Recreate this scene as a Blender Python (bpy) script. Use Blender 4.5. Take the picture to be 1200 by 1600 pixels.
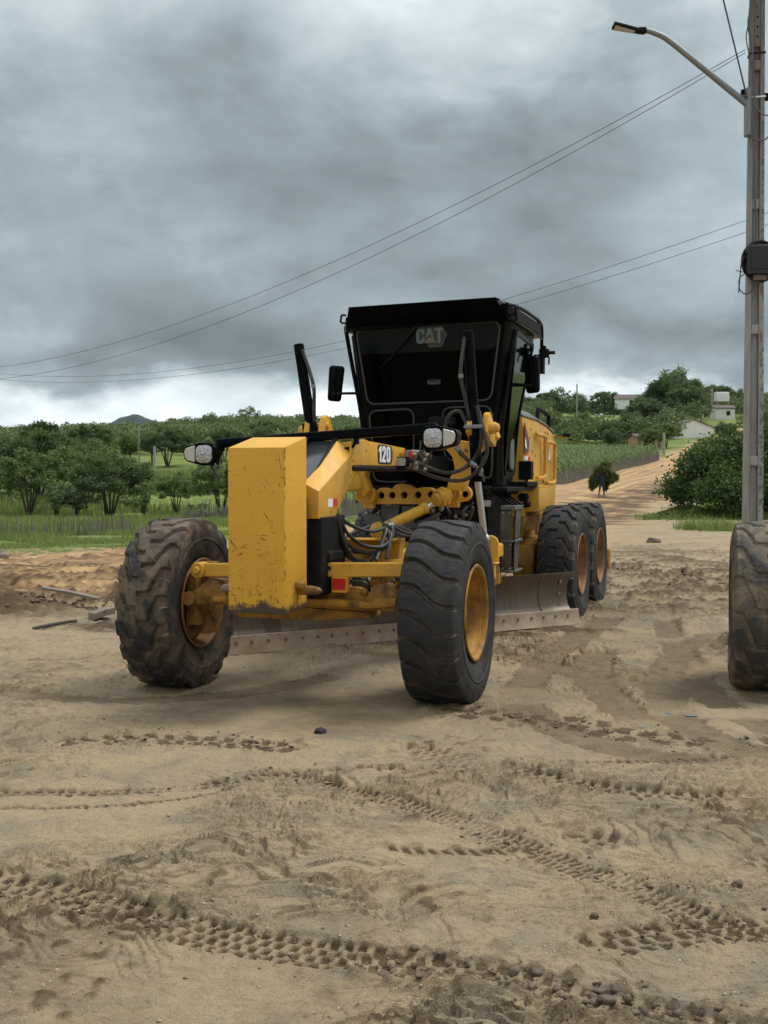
import bpy, bmesh, math, random
import numpy as np
from mathutils import Vector, Matrix, Euler
for o in list(bpy.data.objects): bpy.data.objects.remove(o)
S = bpy.context.scene; COL = S.collection
R = math.radians

# ---------------------------------------------------------------- camera
cd = bpy.data.cameras.new('camera'); cam = bpy.data.objects.new('camera', cd); COL.objects.link(cam)
cam.location = (0, 0, 1.642); cam.rotation_euler = (R(90) - 0.0291, 0, 0)
cd.lens = 41.42; cd.sensor_width = 36; cd.sensor_fit = 'AUTO'; cd.clip_start = .05; cd.clip_end = 9000
S.camera = cam

# ---------------------------------------------------------------- node helpers
def nd(nt, typ, ins=None, **props):
    n = nt.nodes.new(typ)
    for k, v in props.items(): setattr(n, k, v)
    for k, v in (ins or {}).items():
        s = n.inputs[k]
        if isinstance(v, bpy.types.NodeSocket): nt.links.new(v, s)
        else: s.default_value = v
    return n
def mth(nt, op, a, b=0.0, c=None, clamp=False):
    n = nt.nodes.new('ShaderNodeMath'); n.operation = op; n.use_clamp = clamp
    for i, v in enumerate((a, b) if c is None else (a, b, c)):
        if isinstance(v, bpy.types.NodeSocket): nt.links.new(v, n.inputs[i])
        else: n.inputs[i].default_value = v
    return n.outputs[0]
def rgba(c): return (c[0], c[1], c[2], 1)
def mixc(nt, f, a, b, mode='MIX'):
    n = nt.nodes.new('ShaderNodeMix'); n.data_type = 'RGBA'; n.blend_type = mode; n.clamp_factor = True
    for s, v in ((n.inputs[0], f), (n.inputs[6], a), (n.inputs[7], b)):
        if isinstance(v, bpy.types.NodeSocket): nt.links.new(v, s)
        else: s.default_value = v if isinstance(v, (int, float)) else rgba(v)
    return n.outputs[2]
def ramp(nt, f, stops, interp='LINEAR'):
    n = nt.nodes.new('ShaderNodeValToRGB'); cr = n.color_ramp; cr.interpolation = interp
    while len(cr.elements) > 1: cr.elements.remove(cr.elements[-1])
    for i, (p, c) in enumerate(stops):
        e = cr.elements[0] if i == 0 else cr.elements.new(p)
        e.position = p; e.color = rgba(c) if not isinstance(c, (int, float)) else (c, c, c, 1)
    nt.links.new(f, n.inputs[0]); return n.outputs[0]
def noise(nt, vec, scale, detail=4, rough=.5, dist=0.0):
    n = nd(nt, 'ShaderNodeTexNoise', {'Scale': scale, 'Detail': detail, 'Roughness': rough, 'Distortion': dist})
    if vec is not None: nt.links.new(vec, n.inputs['Vector'])
    return n.outputs['Fac']

# ---------------------------------------------------------------- world: overcast sky
SUN_EL, SUN_AZ = R(58), R(62)           # azimuth clockwise from +Y: high, from the right and slightly behind the grader
w = bpy.data.worlds.new('World'); S.world = w; w.use_nodes = True
nt = w.node_tree; nt.nodes.clear()
tc = nd(nt, 'ShaderNodeTexCoord')
sp = nd(nt, 'ShaderNodeSeparateXYZ', {0: tc.outputs['Generated']})
zc = mth(nt, 'MAXIMUM', sp.outputs[2], 0.0)
den = mth(nt, 'ADD', zc, .11)
px = mth(nt, 'DIVIDE', sp.outputs[0], den); py = mth(nt, 'DIVIDE', sp.outputs[1], den)
pv = nd(nt, 'ShaderNodeCombineXYZ', {0: px, 1: py, 2: 3.7}).outputs[0]
dv = nd(nt, 'ShaderNodeMapping', {0: tc.outputs['Generated'], 'Scale': (1, 1, 1.9), 'Location': (.37, .1, .2)}).outputs[0]
n1 = noise(nt, dv, 2.6, 7, .52, .1)        # great cloud masses
n2 = noise(nt, dv, 5.0, 10, .58, .12)      # billows
n3 = noise(nt, dv, 4.6, 8, .58, .18)
n4 = noise(nt, pv, .8, 6, .55, .3)
zw = mth(nt, 'ADD', zc, mth(nt, 'MULTIPLY', mth(nt, 'SUBTRACT', n3, .5), .20))
zw = mth(nt, 'ADD', zw, mth(nt, 'MULTIPLY', mth(nt, 'SUBTRACT', n1, .5), .12))
base = ramp(nt, zw, [(0, .86), (.035, .80), (.054, .62), (.072, .32), (.105, .20), (.15, .265), (.19, .27), (.235, .22), (.28, .26), (.33, .34), (.40, .46), (.6, .68), (1, .74)])
bf = mth(nt, 'ADD', mth(nt, 'MULTIPLY', mth(nt, 'SUBTRACT', n2, .5), 1.15), mth(nt, 'ADD', mth(nt, 'MULTIPLY', mth(nt, 'SUBTRACT', n1, .5), 1.7), mth(nt, 'MULTIPLY', mth(nt, 'SUBTRACT', n4, .5), .35)))
n5 = noise(nt, nd(nt, 'ShaderNodeMapping', {0: tc.outputs['Generated'], 'Scale': (1, 1, 1.7), 'Location': (1.7, .4, .9)}).outputs[0], 3.6, 12, .60, .35)
edge = ramp(nt, n5, [(.34, .86), (.45, .95), (.50, 1.09), (.57, 1.02), (.68, 1.13)])
n6 = noise(nt, dv, 11.0, 10, .62, .25)
lum = mth(nt, 'MULTIPLY', base, mth(nt, 'MAXIMUM', mth(nt, 'ADD', bf, 1.0), .60))
lum = mth(nt, 'MULTIPLY', mth(nt, 'MULTIPLY', lum, edge), mth(nt, 'ADD', .85, mth(nt, 'MULTIPLY', n6, .30)))
tint = ramp(nt, lum, [(0, (.82, 1.0, 1.08)), (.25, (.83, 1.0, 1.07)), (.6, (.91, 1.0, 1.04)), (1, (.98, 1, 1))])
cl = mixc(nt, 1.0, tint, (1, 1, 1), 'MULTIPLY')
lumc = nd(nt, 'ShaderNodeCombineColor', {0: lum, 1: lum, 2: lum}).outputs[0]
cl = mixc(nt, 1.0, cl, lumc, 'MULTIPLY')
sky = nd(nt, 'ShaderNodeTexSky', sky_type='NISHITA', sun_disc=False, sun_elevation=SUN_EL, sun_rotation=SUN_AZ)
skys = mixc(nt, 1.0, sky.outputs[0], (.05, .05, .05), 'MULTIPLY')
cm = mth(nt, 'MULTIPLY', mth(nt, 'SUBTRACT', .985, mth(nt, 'MULTIPLY', n2, .06)), 1.0, clamp=True)
fin = mixc(nt, cm, skys, cl)
bg = nd(nt, 'ShaderNodeBackground', {'Color': fin, 'Strength': 1.0})
nd(nt, 'ShaderNodeOutputWorld', {0: bg.outputs[0]})

sd = bpy.data.lights.new('sun', 'SUN'); sun = bpy.data.objects.new('sun', sd); COL.objects.link(sun)
sd.energy = 1.5; sd.angle = R(18); sd.color = (1, .97, .92)
sun.rotation_euler = (R(90) - SUN_EL, 0, math.pi - SUN_AZ)
S.view_settings.view_transform = 'Standard'; S.view_settings.look = 'None'
S.view_settings.exposure = 0.72; S.view_settings.gamma = 1.0
S.render.engine = 'CYCLES'; S.cycles.max_bounces = 6; S.cycles.diffuse_bounces = 3; S.cycles.transparent_max_bounces = 6
S.cycles.use_denoising = True

# ---------------------------------------------------------------- object helpers
def tag(o, label, cat, group=None):
    o['label'] = label; o['category'] = cat
    if group: o['group'] = group
    return o
def kind(o, k, label=None, cat=None):
    o['kind'] = k
    if label: o['label'] = label
    if cat: o['category'] = cat
    return o
def empty(name, loc, rz=0.0, label=None, cat=None, group=None):
    o = bpy.data.objects.new(name, None); COL.objects.link(o); o.location = loc; o.rotation_euler = (0, 0, rz)
    o.empty_display_size = .3
    if label: tag(o, label, cat, group)
    return o
def link(name, me, m=None, parent=None):
    o = bpy.data.objects.new(name, me); COL.objects.link(o)
    if m is not None and not me.materials: me.materials.append(m)
    if parent is not None: o.parent = parent
    return o
def np_mesh(name, V, F, m=None, smooth=False):
    """V (n,3) array, F (k,3|4) array"""
    me = bpy.data.meshes.new(name); V = np.ascontiguousarray(V, np.float32); F = np.ascontiguousarray(F, np.int32)
    k, c = F.shape
    me.vertices.add(len(V)); me.vertices.foreach_set('co', V.ravel())
    me.loops.add(k * c); me.loops.foreach_set('vertex_index', F.ravel())
    me.polygons.add(k); me.polygons.foreach_set('loop_start', np.arange(0, k * c, c, dtype=np.int32))
    me.polygons.foreach_set('loop_total', np.full(k, c, np.int32))
    if smooth: me.polygons.foreach_set('use_smooth', np.ones(k, bool))
    me.update(calc_edges=True)
    if m is not None: me.materials.append(m)
    return me

def catmull(P, k=8):
    P = [Vector(p) for p in P]
    if len(P) < 3: return P
    Q = [P[0] * 2 - P[1]] + P + [P[-1] * 2 - P[-2]]; out = []
    for i in range(1, len(Q) - 2):
        a, b, c, d = Q[i-1:i+3]
        for j in range(k):
            t = j / k
            out.append(.5 * ((2*b) + (c-a)*t + (2*a-5*b+4*c-d)*t*t + (3*b-a-3*c+d)*t**3))
    out.append(P[-1]); return out

class MB:
    def __init__(s): s.v = []; s.f = []
    def add(s, V, F):
        n = len(s.v); s.v += [tuple(p) for p in V]; s.f += [tuple(i + n for i in q) for q in F]; return s
    def hexa(s, B, T):                    # two quads, bottom and top, same winding
        return s.add(list(B) + list(T), [(3,2,1,0), (4,5,6,7), (0,1,5,4), (1,2,6,5), (2,3,7,6), (3,0,4,7)])
    def box(s, a, b, M=None):
        (x0,y0,z0), (x1,y1,z1) = a, b
        x0,x1 = min(x0,x1),max(x0,x1); y0,y1 = min(y0,y1),max(y0,y1); z0,z1 = min(z0,z1),max(z0,z1)
        V = [(x0,y0,z0),(x1,y0,z0),(x1,y1,z0),(x0,y1,z0),(x0,y0,z1),(x1,y0,z1),(x1,y1,z1),(x0,y1,z1)]
        if M: V = [M @ Vector(p) for p in V]
        return s.hexa(V[:4], V[4:])
    def prism(s, poly, ax, a, b):         # poly in the two remaining axes (in order), extruded along axis ax
        def P(p, t):
            q = list(p); q.insert(ax, t); return tuple(q)
        n = len(poly); V = [P(p, a) for p in poly] + [P(p, b) for p in poly]
        return s.add(V, [tuple(range(n))[::-1], tuple(range(n, 2*n))] + [(i, (i+1) % n, (i+1) % n + n, i + n) for i in range(n)])
    def tube(s, P, r, n=8, k=6, smooth=True):
        P = catmull(P, k) if (smooth and len(P) > 2) else [Vector(p) for p in P]
        m = len(P); rs = r if isinstance(r, (list, tuple)) else [r] * m
        if len(rs) != m: rs = list(np.interp(np.linspace(0, 1, m), np.linspace(0, 1, len(rs)), rs))
        T = [(P[min(i+1, m-1)] - P[max(i-1, 0)]).normalized() for i in range(m)]
        up = Vector((0, 0, 1)) if abs(T[0].z) < .9 else Vector((1, 0, 0))
        x = T[0].cross(up).normalized(); V = []
        for i in range(m):
            x = (x - T[i] * x.dot(T[i])).normalized(); y = T[i].cross(x)
            for j in range(n):
                a = 2 * math.pi * j / n; V.append(P[i] + (x * math.cos(a) + y * math.sin(a)) * rs[i])
        F = [(i*n + j, i*n + (j+1) % n, (i+1)*n + (j+1) % n, (i+1)*n + j) for i in range(m-1) for j in range(n)]
        F += [tuple(range(n))[::-1], tuple(range((m-1)*n, m*n))]
        return s.add(V, F)
    def cyl(s, p0, p1, r0, r1=None, n=16): return s.tube([p0, p1], [r0, r0 if r1 is None else r1], n, smooth=False)
    def ball(s, c, r, n=10):
        c = Vector(c); r = Vector((r, r, r)) if isinstance(r, (int, float)) else Vector(r); V = []; m = n // 2
        for i in range(m + 1):
            a = math.pi * i / m
            for j in range(n):
                b = 2 * math.pi * j / n
                V.append((c.x + r.x * math.sin(a) * math.cos(b), c.y + r.y * math.sin(a) * math.sin(b), c.z + r.z * math.cos(a)))
        return s.add(V, [(i*n + j, (i+1)*n + j, (i+1)*n + (j+1) % n, i*n + (j+1) % n) for i in range(m) for j in range(n)])
    def rev(s, prof, n=48, ax=1, c=(0, 0, 0), closed=False):   # prof: (axial, radius); revolve about axis ax
        V = []; o = [i for i in range(3) if i != ax]; m = len(prof)
        for a, r in prof:
            for j in range(n):
                t = 2 * math.pi * j / n; q = [0, 0, 0]; q[ax] = a + c[ax]
                q[o[0]] = c[o[0]] + r * math.cos(t); q[o[1]] = c[o[1]] + r * math.sin(t); V.append(tuple(q))
        F = [((i % m)*n + j, (i % m)*n + (j+1) % n, ((i+1) % m)*n + (j+1) % n, ((i+1) % m)*n + j) for i in range(m if closed else m-1) for j in range(n)]
        return s.add(V, F)
    def plate(s, outer, holes, ax, a, b):  # flat plate with real holes
        bm = bmesh.new(); es = []
        for lp in [outer] + list(holes):
            vs = [bm.verts.new((p[0], p[1], 0)) for p in lp]
            es += [bm.edges.new((vs[i], vs[(i+1) % len(vs)])) for i in range(len(vs))]
        bmesh.ops.triangle_fill(bm, use_beauty=True, edges=es)
        bm.verts.index_update(); bm.verts.ensure_lookup_table()
        pts = [(v.co.x, v.co.y) for v in bm.verts]; tri = [tuple(v.index for v in f.verts) for f in bm.faces]; bm.free()
        def P(p, t):
            q = list(p); q.insert(ax, t); return tuple(q)
        n = len(pts); F = [t for t in tri] + [tuple(i + n for i in t[::-1]) for t in tri]; k = 0
        for lp in [outer] + list(holes):
            m = len(lp); F += [(k+i, k+(i+1) % m, k+(i+1) % m + n, k+i+n) for i in range(m)]; k += m
        return s.add([P(p, a) for p in pts] + [P(p, b) for p in pts], F)
    def mesh(s, name, m=None, bevel=0.0, seg=1, thr=35, smooth=True):
        me = bpy.data.meshes.new(name); me.from_pydata(s.v, [], s.f)
        bm = bmesh.new(); bm.from_mesh(me)
        bmesh.ops.recalc_face_normals(bm, faces=bm.faces)
        if bevel:
            es = [e for e in bm.edges if len(e.link_faces) == 2 and e.calc_face_angle(0) > R(30)]
            bmesh.ops.bevel(bm, geom=es, offset=bevel, segments=seg, affect='EDGES', profile=.6, clamp_overlap=True)
        if smooth:
            for f in bm.faces: f.smooth = True
            for e in bm.edges:
                e.smooth = len(e.link_faces) == 2 and e.calc_face_angle(0) < R(thr)
        bm.to_mesh(me); bm.free()
        if m is not None: me.materials.append(m)
        return me
    def build(s, name, m=None, parent=None, **kw): return link(name, s.mesh(name, m, **kw), None, parent)
def circ(cx, cy, r, n=20, sx=1.0): return [(cx + r * sx * math.cos(2*math.pi*i/n), cy + r * math.sin(2*math.pi*i/n)) for i in range(n)]
def rrect(x0, y0, x1, y1, r, n=5):
    out = []
    for cx, cy, a in ((x1-r, y1-r, 0), (x0+r, y1-r, 90), (x0+r, y0+r, 180), (x1-r, y0+r, 270)):
        out += [(cx + r * math.cos(R(a + 90*i/n)), cy + r * math.sin(R(a + 90*i/n))) for i in range(n+1)]
    return out

# ---------------------------------------------------------------- materials
def mat(name, col, rough=.6, metal=0.0, spec=.5, dirt=None, dirt_amt=.4, dscale=6.0, bump=0.0, bscale=60.0, coat=0.0, var=.12):
    """base colour broken up by two noises, optional dirt colour in patches, fine bump"""
    m = bpy.data.materials.new(name); m.use_nodes = True; nt = m.node_tree; nt.nodes.clear()
    tc = nd(nt, 'ShaderNodeTexCoord').outputs['Object']
    c = col
    n = noise(nt, tc, dscale, 6, .6)
    c = mixc(nt, mth(nt, 'MULTIPLY', n, 1.0), [x * (1 - var) for x in col], [min(1, x * (1 + var)) for x in col])
    rg = mth(nt, 'ADD', mth(nt, 'MULTIPLY', mth(nt, 'SUBTRACT', noise(nt, tc, dscale * 3, 4, .6), .5), .3), rough)
    if dirt:
        f = ramp(nt, noise(nt, tc, dscale * .7, 8, .65, .6), [(.42, 0), (.68, dirt_amt)])
        c = mixc(nt, f, c, dirt)
    b = nd(nt, 'ShaderNodeBsdfPrincipled', {'Base Color': c, 'Roughness': rg, 'Metallic': metal, 'Specular IOR Level': spec, 'Coat Weight': coat})
    if bump:
        bn = nd(nt, 'ShaderNodeBump', {'Strength': bump, 'Distance': .01, 'Height': noise(nt, tc, bscale, 5, .6)})
        nt.links.new(bn.outputs[0], b.inputs['Normal'])
    nd(nt, 'ShaderNodeOutputMaterial', {0: b.outputs[0]})
    return m
M = {}
YEL = (.68, .362, .042)
M['yellow'] = mat('yellow_paint', YEL, .42, spec=.3, dirt=(.30, .18, .075), dirt_amt=.48, dscale=5, bump=.05, bscale=90)
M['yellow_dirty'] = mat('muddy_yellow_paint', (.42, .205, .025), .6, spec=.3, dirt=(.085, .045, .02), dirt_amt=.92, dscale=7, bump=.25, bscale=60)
M['black'] = mat('black_paint', (.0014, .0017, .0030), .30, spec=.06, dirt=(.006, .006, .0065), dirt_amt=.5, dscale=6)
M['black_matte'] = mat('black_matte_steel', (.005, .005, .006), .7, spec=.15, dirt=(.03, .024, .018), dirt_amt=.5, dscale=9, bump=.1)
M['trim'] = mat('grey_rubber_trim', (.038, .038, .038), .6)
M['hose'] = mat('hose_rubber', (.015, .0145, .014), .55, dirt=(.09, .07, .05), dirt_amt=.5, dscale=14)
M['chrome'] = mat('chromed_rod', (.60, .61, .62), .38, metal=1.0, var=.05)
M['steel'] = mat('bare_steel', (.30, .27, .23), .5, metal=.7, dirt=(.16, .09, .05), dirt_amt=.7, dscale=10, bump=.1)
M['white'] = mat('white_paint', (.78, .78, .76), .5, var=.04)
M['red'] = mat('red_reflector', (.52, .015, .02), .3, var=.2, dscale=40)
M['galv'] = mat('galvanised_steel', (.20, .21, .205), .5, metal=.3, dscale=8)
M['rubber_flap'] = mat('dusty_rubber', (.055, .050, .045), .75, dirt=(.13, .105, .08), dirt_amt=.6, dscale=8, bump=.15, bscale=40)
M['logo_pale'] = mat('pale_grey_green_print', (.105, .135, .125), .5, var=.1, dscale=30)
M['logo_tan'] = mat('tan_print', (.13, .115, .075), .5, var=.1, dscale=30)
M['logo_dark'] = mat('dark_grey_print', (.018, .019, .018), .5, var=.1)
M['grey_cover'] = mat('grey_green_cover', (.09, .10, .095), .45, dscale=8)
M['plum'] = mat('dark_plum_decal', (.055, .04, .05), .4)
M['lamp_white'] = mat('lamp_casing', (.5, .5, .48), .3)

def glass_dark(name, col=(.0006, .0009, .0011), rough=.035, spec=.5):
    m = bpy.data.materials.new(name); m.use_nodes = True; nt = m.node_tree; b = nt.nodes['Principled BSDF']
    tc = nd(nt, 'ShaderNodeTexCoord').outputs['Object']
    n = noise(nt, tc, 3, 6, .6)
    nt.links.new(mixc(nt, ramp(nt, n, [(.45, 0), (.75, .5)]), col, (.0028, .0028, .0028)), b.inputs['Base Color'])
    nt.links.new(mth(nt, 'ADD', rough, mth(nt, 'MULTIPLY', noise(nt, tc, 9, 5, .6), .05)), b.inputs['Roughness'])
    b.inputs['Specular IOR Level'].default_value = spec
    return m
M['glass'] = glass_dark('tinted_glass', spec=.035); M['door_glass'] = glass_dark('door_glass', spec=.09)
M['sunband'] = glass_dark('tinted_sun_band', (.004, .0085, .0085), .10, spec=.12)
def lens_mat():
    m = bpy.data.materials.new('lamp_lens'); m.use_nodes = True; nt = m.node_tree; b = nt.nodes['Principled BSDF']
    tc = nd(nt, 'ShaderNodeTexCoord').outputs['Object']
    v = nd(nt, 'ShaderNodeTexVoronoi', {'Scale': 55.0, 'Vector': tc}).outputs['Distance']
    nt.links.new(ramp(nt, v, [(0, (.62, .63, .62)), (.5, (.42, .43, .42)), (1, (.22, .22, .22))]), b.inputs['Base Color'])
    b.inputs['Roughness'].default_value = .15; b.inputs['Metallic'].default_value = .25
    bn = nd(nt, 'ShaderNodeBump', {'Strength': .6, 'Distance': .006, 'Height': v}); nt.links.new(bn.outputs[0], b.inputs['Normal'])
    return m
M['lens'] = lens_mat()

def scratched_yellow():
    m = bpy.data.materials.new('scratched_yellow_paint'); m.use_nodes = True; nt = m.node_tree; b = nt.nodes['Principled BSDF']
    tc = nd(nt, 'ShaderNodeTexCoord').outputs['Object']
    s = nd(nt, 'ShaderNodeSeparateXYZ', {0: tc})
    c = mixc(nt, noise(nt, tc, 4, 6, .6), [x * .84 for x in YEL], [x * 1.08 for x in YEL])
    # faint horizontal smears
    mp = nd(nt, 'ShaderNodeMapping', {0: tc, 'Scale': (1, 3, 26)}).outputs[0]
    c = mixc(nt, ramp(nt, noise(nt, mp, 3, 6, .7), [(.52, 0), (.75, .18)]), c, (.40, .19, .03))
    # long thin scratches in three directions, inside patches
    tot = None
    for k, (rot, sc, off) in enumerate((((.9, 0, 0), 3.2, 1.3), ((-.55, 0, 0), 4.1, 7.1), ((.15, 0, 0), 5.0, 3.9), ((1.35, 0, 0), 4.4, 5.2))):
        mp = nd(nt, 'ShaderNodeMapping', {0: nd(nt, 'ShaderNodeMapping', {0: tc, 'Rotation': rot, 'Location': (off, off, off)}).outputs[0], 'Scale': (.4, 2.2, 24.0)}).outputs[0]
        line = ramp(nt, noise(nt, mp, sc * .62, 3, .6, .25), [(.63, 0), (.655, .95)])
        pm = nd(nt, 'ShaderNodeMapping', {0: tc, 'Location': (off * 3, off, 2 * off)}).outputs[0]
        gate = ramp(nt, noise(nt, pm, 5.5, 3, .6), [(.52, 0), (.60, 1)])
        l = mth(nt, 'MULTIPLY', line, gate)
        tot = l if tot is None else mth(nt, 'MAXIMUM', tot, l)
    # small chips
    ch = ramp(nt, noise(nt, tc, 42, 5, .7), [(.67, 0), (.70, .9)])
    chg = ramp(nt, noise(nt, tc, 3.2, 3, .6), [(.45, .0), (.62, 1)])
    tot = mth(nt, 'MAXIMUM', tot, mth(nt, 'MULTIPLY', ch, chg))
    c = mixc(nt, mth(nt, 'MULTIPLY', tot, ramp(nt, mth(nt, 'SUBTRACT', s.outputs[0], .95), [(0, .12), (.012, .88)])), c, (.075, .032, .020))
    # bare steel at the bottom: ragged edge
    zz = mth(nt, 'ADD', s.outputs[2], mth(nt, 'MULTIPLY', mth(nt, 'SUBTRACT', noise(nt, tc, 9, 8, .75), .5), .26))
    yv = mth(nt, 'MULTIPLY', mth(nt, 'ABSOLUTE', mth(nt, 'SUBTRACT', s.outputs[1], .04)), .10)
    zz = mth(nt, 'ADD', zz, yv)
    bare = ramp(nt, mth(nt, 'SUBTRACT', zz, .70), [(.06, 1), (.09, 0)])
    speck = mth(nt, 'MULTIPLY', ramp(nt, mth(nt, 'SUBTRACT', zz, .70), [(.08, 1), (.36, 0)]), ramp(nt, noise(nt, tc, 34, 6, .75), [(.56, 0), (.60, 1)]))
    c = mixc(nt, mth(nt, 'MAXIMUM', bare, mth(nt, 'MULTIPLY', speck, .85)), c, (.075, .055, .042))
    # chipped vertical corners
    ev = mth(nt, 'SUBTRACT', .2125, mth(nt, 'ABSOLUTE', s.outputs[1]))
    e = mth(nt, 'MULTIPLY', ramp(nt, ev, [(0, 1), (.007, 0)]), ramp(nt, noise(nt, tc, 13, 7, .75), [(.50, 0), (.56, 1)]))
    fr = ramp(nt, mth(nt, 'SUBTRACT', s.outputs[0], .955), [(0, 0), (.01, 1)])
    c = mixc(nt, mth(nt, 'MULTIPLY', e, fr), c, (.06, .03, .022))
    nt.links.new(c, b.inputs['Base Color']); b.inputs['Roughness'].default_value = .5; b.inputs['Specular IOR Level'].default_value = .25
    bn = nd(nt, 'ShaderNodeBump', {'Strength': .12, 'Distance': .01, 'Height': noise(nt, tc, 30, 6, .65)}); nt.links.new(bn.outputs[0], b.inputs['Normal'])
    return m
M['scratched'] = scratched_yellow()

def rubber(name, mud, amt, base=(.0165, .0172, .0198)):
    m = bpy.data.materials.new(name); m.use_nodes = True; nt = m.node_tree; b = nt.nodes['Principled BSDF']
    tc = nd(nt, 'ShaderNodeTexCoord').outputs['Object']
    c = mixc(nt, noise(nt, tc, 5, 6, .6), [x * .75 for x in base], [x * 1.35 for x in base])
    g = nd(nt, 'ShaderNodeAttribute', attribute_name='groove').outputs['Fac']     # mud packed between the lugs
    md = noise(nt, tc, 3.1, 8, .7, .6)
    f1 = mth(nt, 'MULTIPLY', g, ramp(nt, noise(nt, tc, 6, 6, .7), [(.38, .10), (.62, .9)]))
    f2 = ramp(nt, md, [(.60 - .14 * amt, 0), (.72 - .1 * amt, min(1, .75 * amt + .12))])
    c = mixc(nt, ramp(nt, noise(nt, tc, 11, 6, .65), [(.38, 0), (.78, .42)]), c, (.080, .068, .052))
    c = mixc(nt, mth(nt, 'MAXIMUM', f1, f2), c, mixc(nt, noise(nt, tc, 20, 5, .7), [x * .6 for x in mud], mud))
    nt.links.new(c, b.inputs['Base Color']); b.inputs['Roughness'].default_value = .72; b.inputs['Specular IOR Level'].default_value = .35
    bn = nd(nt, 'ShaderNodeBump', {'Strength': .35, 'Distance': .008, 'Height': noise(nt, tc, 38, 7, .7)}); nt.links.new(bn.outputs[0], b.inputs['Normal'])
    return m
M['rubber'] = rubber('tyre_rubber', (.19, .145, .10), .22)
M['rubber_muddy'] = rubber('muddy_tyre_rubber', (.20, .145, .09), 1.15)
M['rubber_caked'] = rubber('mud_caked_rubber', (.25, .185, .115), 1.0, (.035, .036, .033))

def foliage(name, a, b, trans=.3, spread=.5):
    m = bpy.data.materials.new(name); m.use_nodes = True; nt = m.node_tree; nt.nodes.clear()
    g = nd(nt, 'ShaderNodeNewGeometry'); oi = nd(nt, 'ShaderNodeObjectInfo')
    f = mth(nt, 'ADD', mth(nt, 'MULTIPLY', g.outputs['Random Per Island'], spread), mth(nt, 'MULTIPLY', oi.outputs['Random'], 1 - spread))
    c = mixc(nt, f, a, b)
    n = noise(nt, g.outputs['Position'], .9, 3, .6)
    c = mixc(nt, ramp(nt, n, [(.35, 0), (.7, .45)]), c, [x * .62 for x in a])
    d = nd(nt, 'ShaderNodeBsdfPrincipled', {'Base Color': c, 'Roughness': .6, 'Specular IOR Level': .3})
    t = nd(nt, 'ShaderNodeBsdfTranslucent', {'Color': mixc(nt, .5, c, b)})
    mx = nd(nt, 'ShaderNodeMixShader', {0: trans, 1: d.outputs[0], 2: t.outputs[0]})
    nd(nt, 'ShaderNodeOutputMaterial', {0: mx.outputs[0]})
    return m
M['leaf_dark'] = foliage('dark_green_leaves', (.068, .108, .036), (.145, .205, .066))
M['leaf_deep'] = foliage('deep_green_leaves', (.030, .064, .014), (.105, .172, .040))
M['leaf_mid'] = foliage('mid_green_leaves', (.100, .152, .046), (.195, .265, .082))
M['leaf_pale'] = foliage('grey_green_leaves', (.085, .125, .055), (.14, .19, .085))
M['corn'] = foliage('corn_leaves', (.085, .140, .042), (.19, .25, .080))
M['grass'] = foliage('grass_blades', (.14, .19, .040), (.28, .33, .095), .25, .8)
M['fodder'] = foliage('cut_fodder', (.055, .085, .018), (.16, .18, .045), .2, .9)
M['wood'] = foliage('wood_leaves', (.085, .125, .042), (.175, .225, .080), .25, .35)
M['bark'] = mat('bark', (.055, .042, .032), .9, dscale=12, bump=.5, bscale=30)
M['dead_sticks'] = mat('weathered_sticks', (.165, .148, .125), .9, dscale=14, var=.45)
M['planks'] = mat('weathered_wood', (.20, .16, .125), .85, dscale=10, var=.3, bump=.3, bscale=25)
M['dark_stick'] = mat('dark_wet_wood', (.045, .036, .03), .7, dscale=10, var=.3)
M['wall_white'] = mat('whitewash', (.82, .80, .76), .85, dirt=(.5, .44, .36), dirt_amt=.4, dscale=.8)
M['wall_brick'] = mat('weathered_brick', (.42, .22, .13), .9, dirt=(.55, .45, .36), dirt_amt=.6, dscale=1.6)
M['tiles'] = mat('clay_tiles', (.115, .085, .07), .85, dscale=3, var=.3, dirt=(.07, .06, .05), dirt_amt=.6)
M['dark_open'] = mat('dark_opening', (.012, .010, .010), .9)
M['cloth_dark'] = mat('dark_blue_cloth', (.016, .022, .040), .85)
M['skin'] = mat('brown_skin', (.19, .10, .065), .6)
# ---------------------------------------------------------------- terrain
rng = np.random.RandomState(7)
PERM = rng.permutation(4096).astype(np.int32); GA = rng.rand(4096) * 2 * np.pi; GX, GY = np.cos(GA), np.sin(GA)
def pn(x, y, seed=0):
    xi = np.floor(x).astype(np.int64); yi = np.floor(y).astype(np.int64); fx = x - xi; fy = y - yi
    u = fx*fx*fx*(fx*(fx*6-15)+10); v = fy*fy*fy*(fy*(fy*6-15)+10)
    def g(ix, iy, dx, dy):
        h = PERM[(PERM[(ix + seed * 131) & 4095] + iy + seed * 17) & 4095]; return GX[h] * dx + GY[h] * dy
    a = g(xi, yi, fx, fy); b = g(xi+1, yi, fx-1, fy); c = g(xi, yi+1, fx, fy-1); d = g(xi+1, yi+1, fx-1, fy-1)
    return (a + u*(b-a) + v*((c + u*(d-c)) - (a + u*(b-a)))) * 1.5
def fbm(x, y, oct=4, seed=0, gain=.5):
    s = 0; a = 1.0
    for i in range(oct): s = s + a * pn(x, y, seed + i); x = x * 2.03 + 5.2; y = y * 2.03 + 1.7; a *= gain
    return s
def sstep(a, b, x):
    t = np.clip((x - a) / (b - a), 0, 1); return t * t * (3 - 2 * t)

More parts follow.
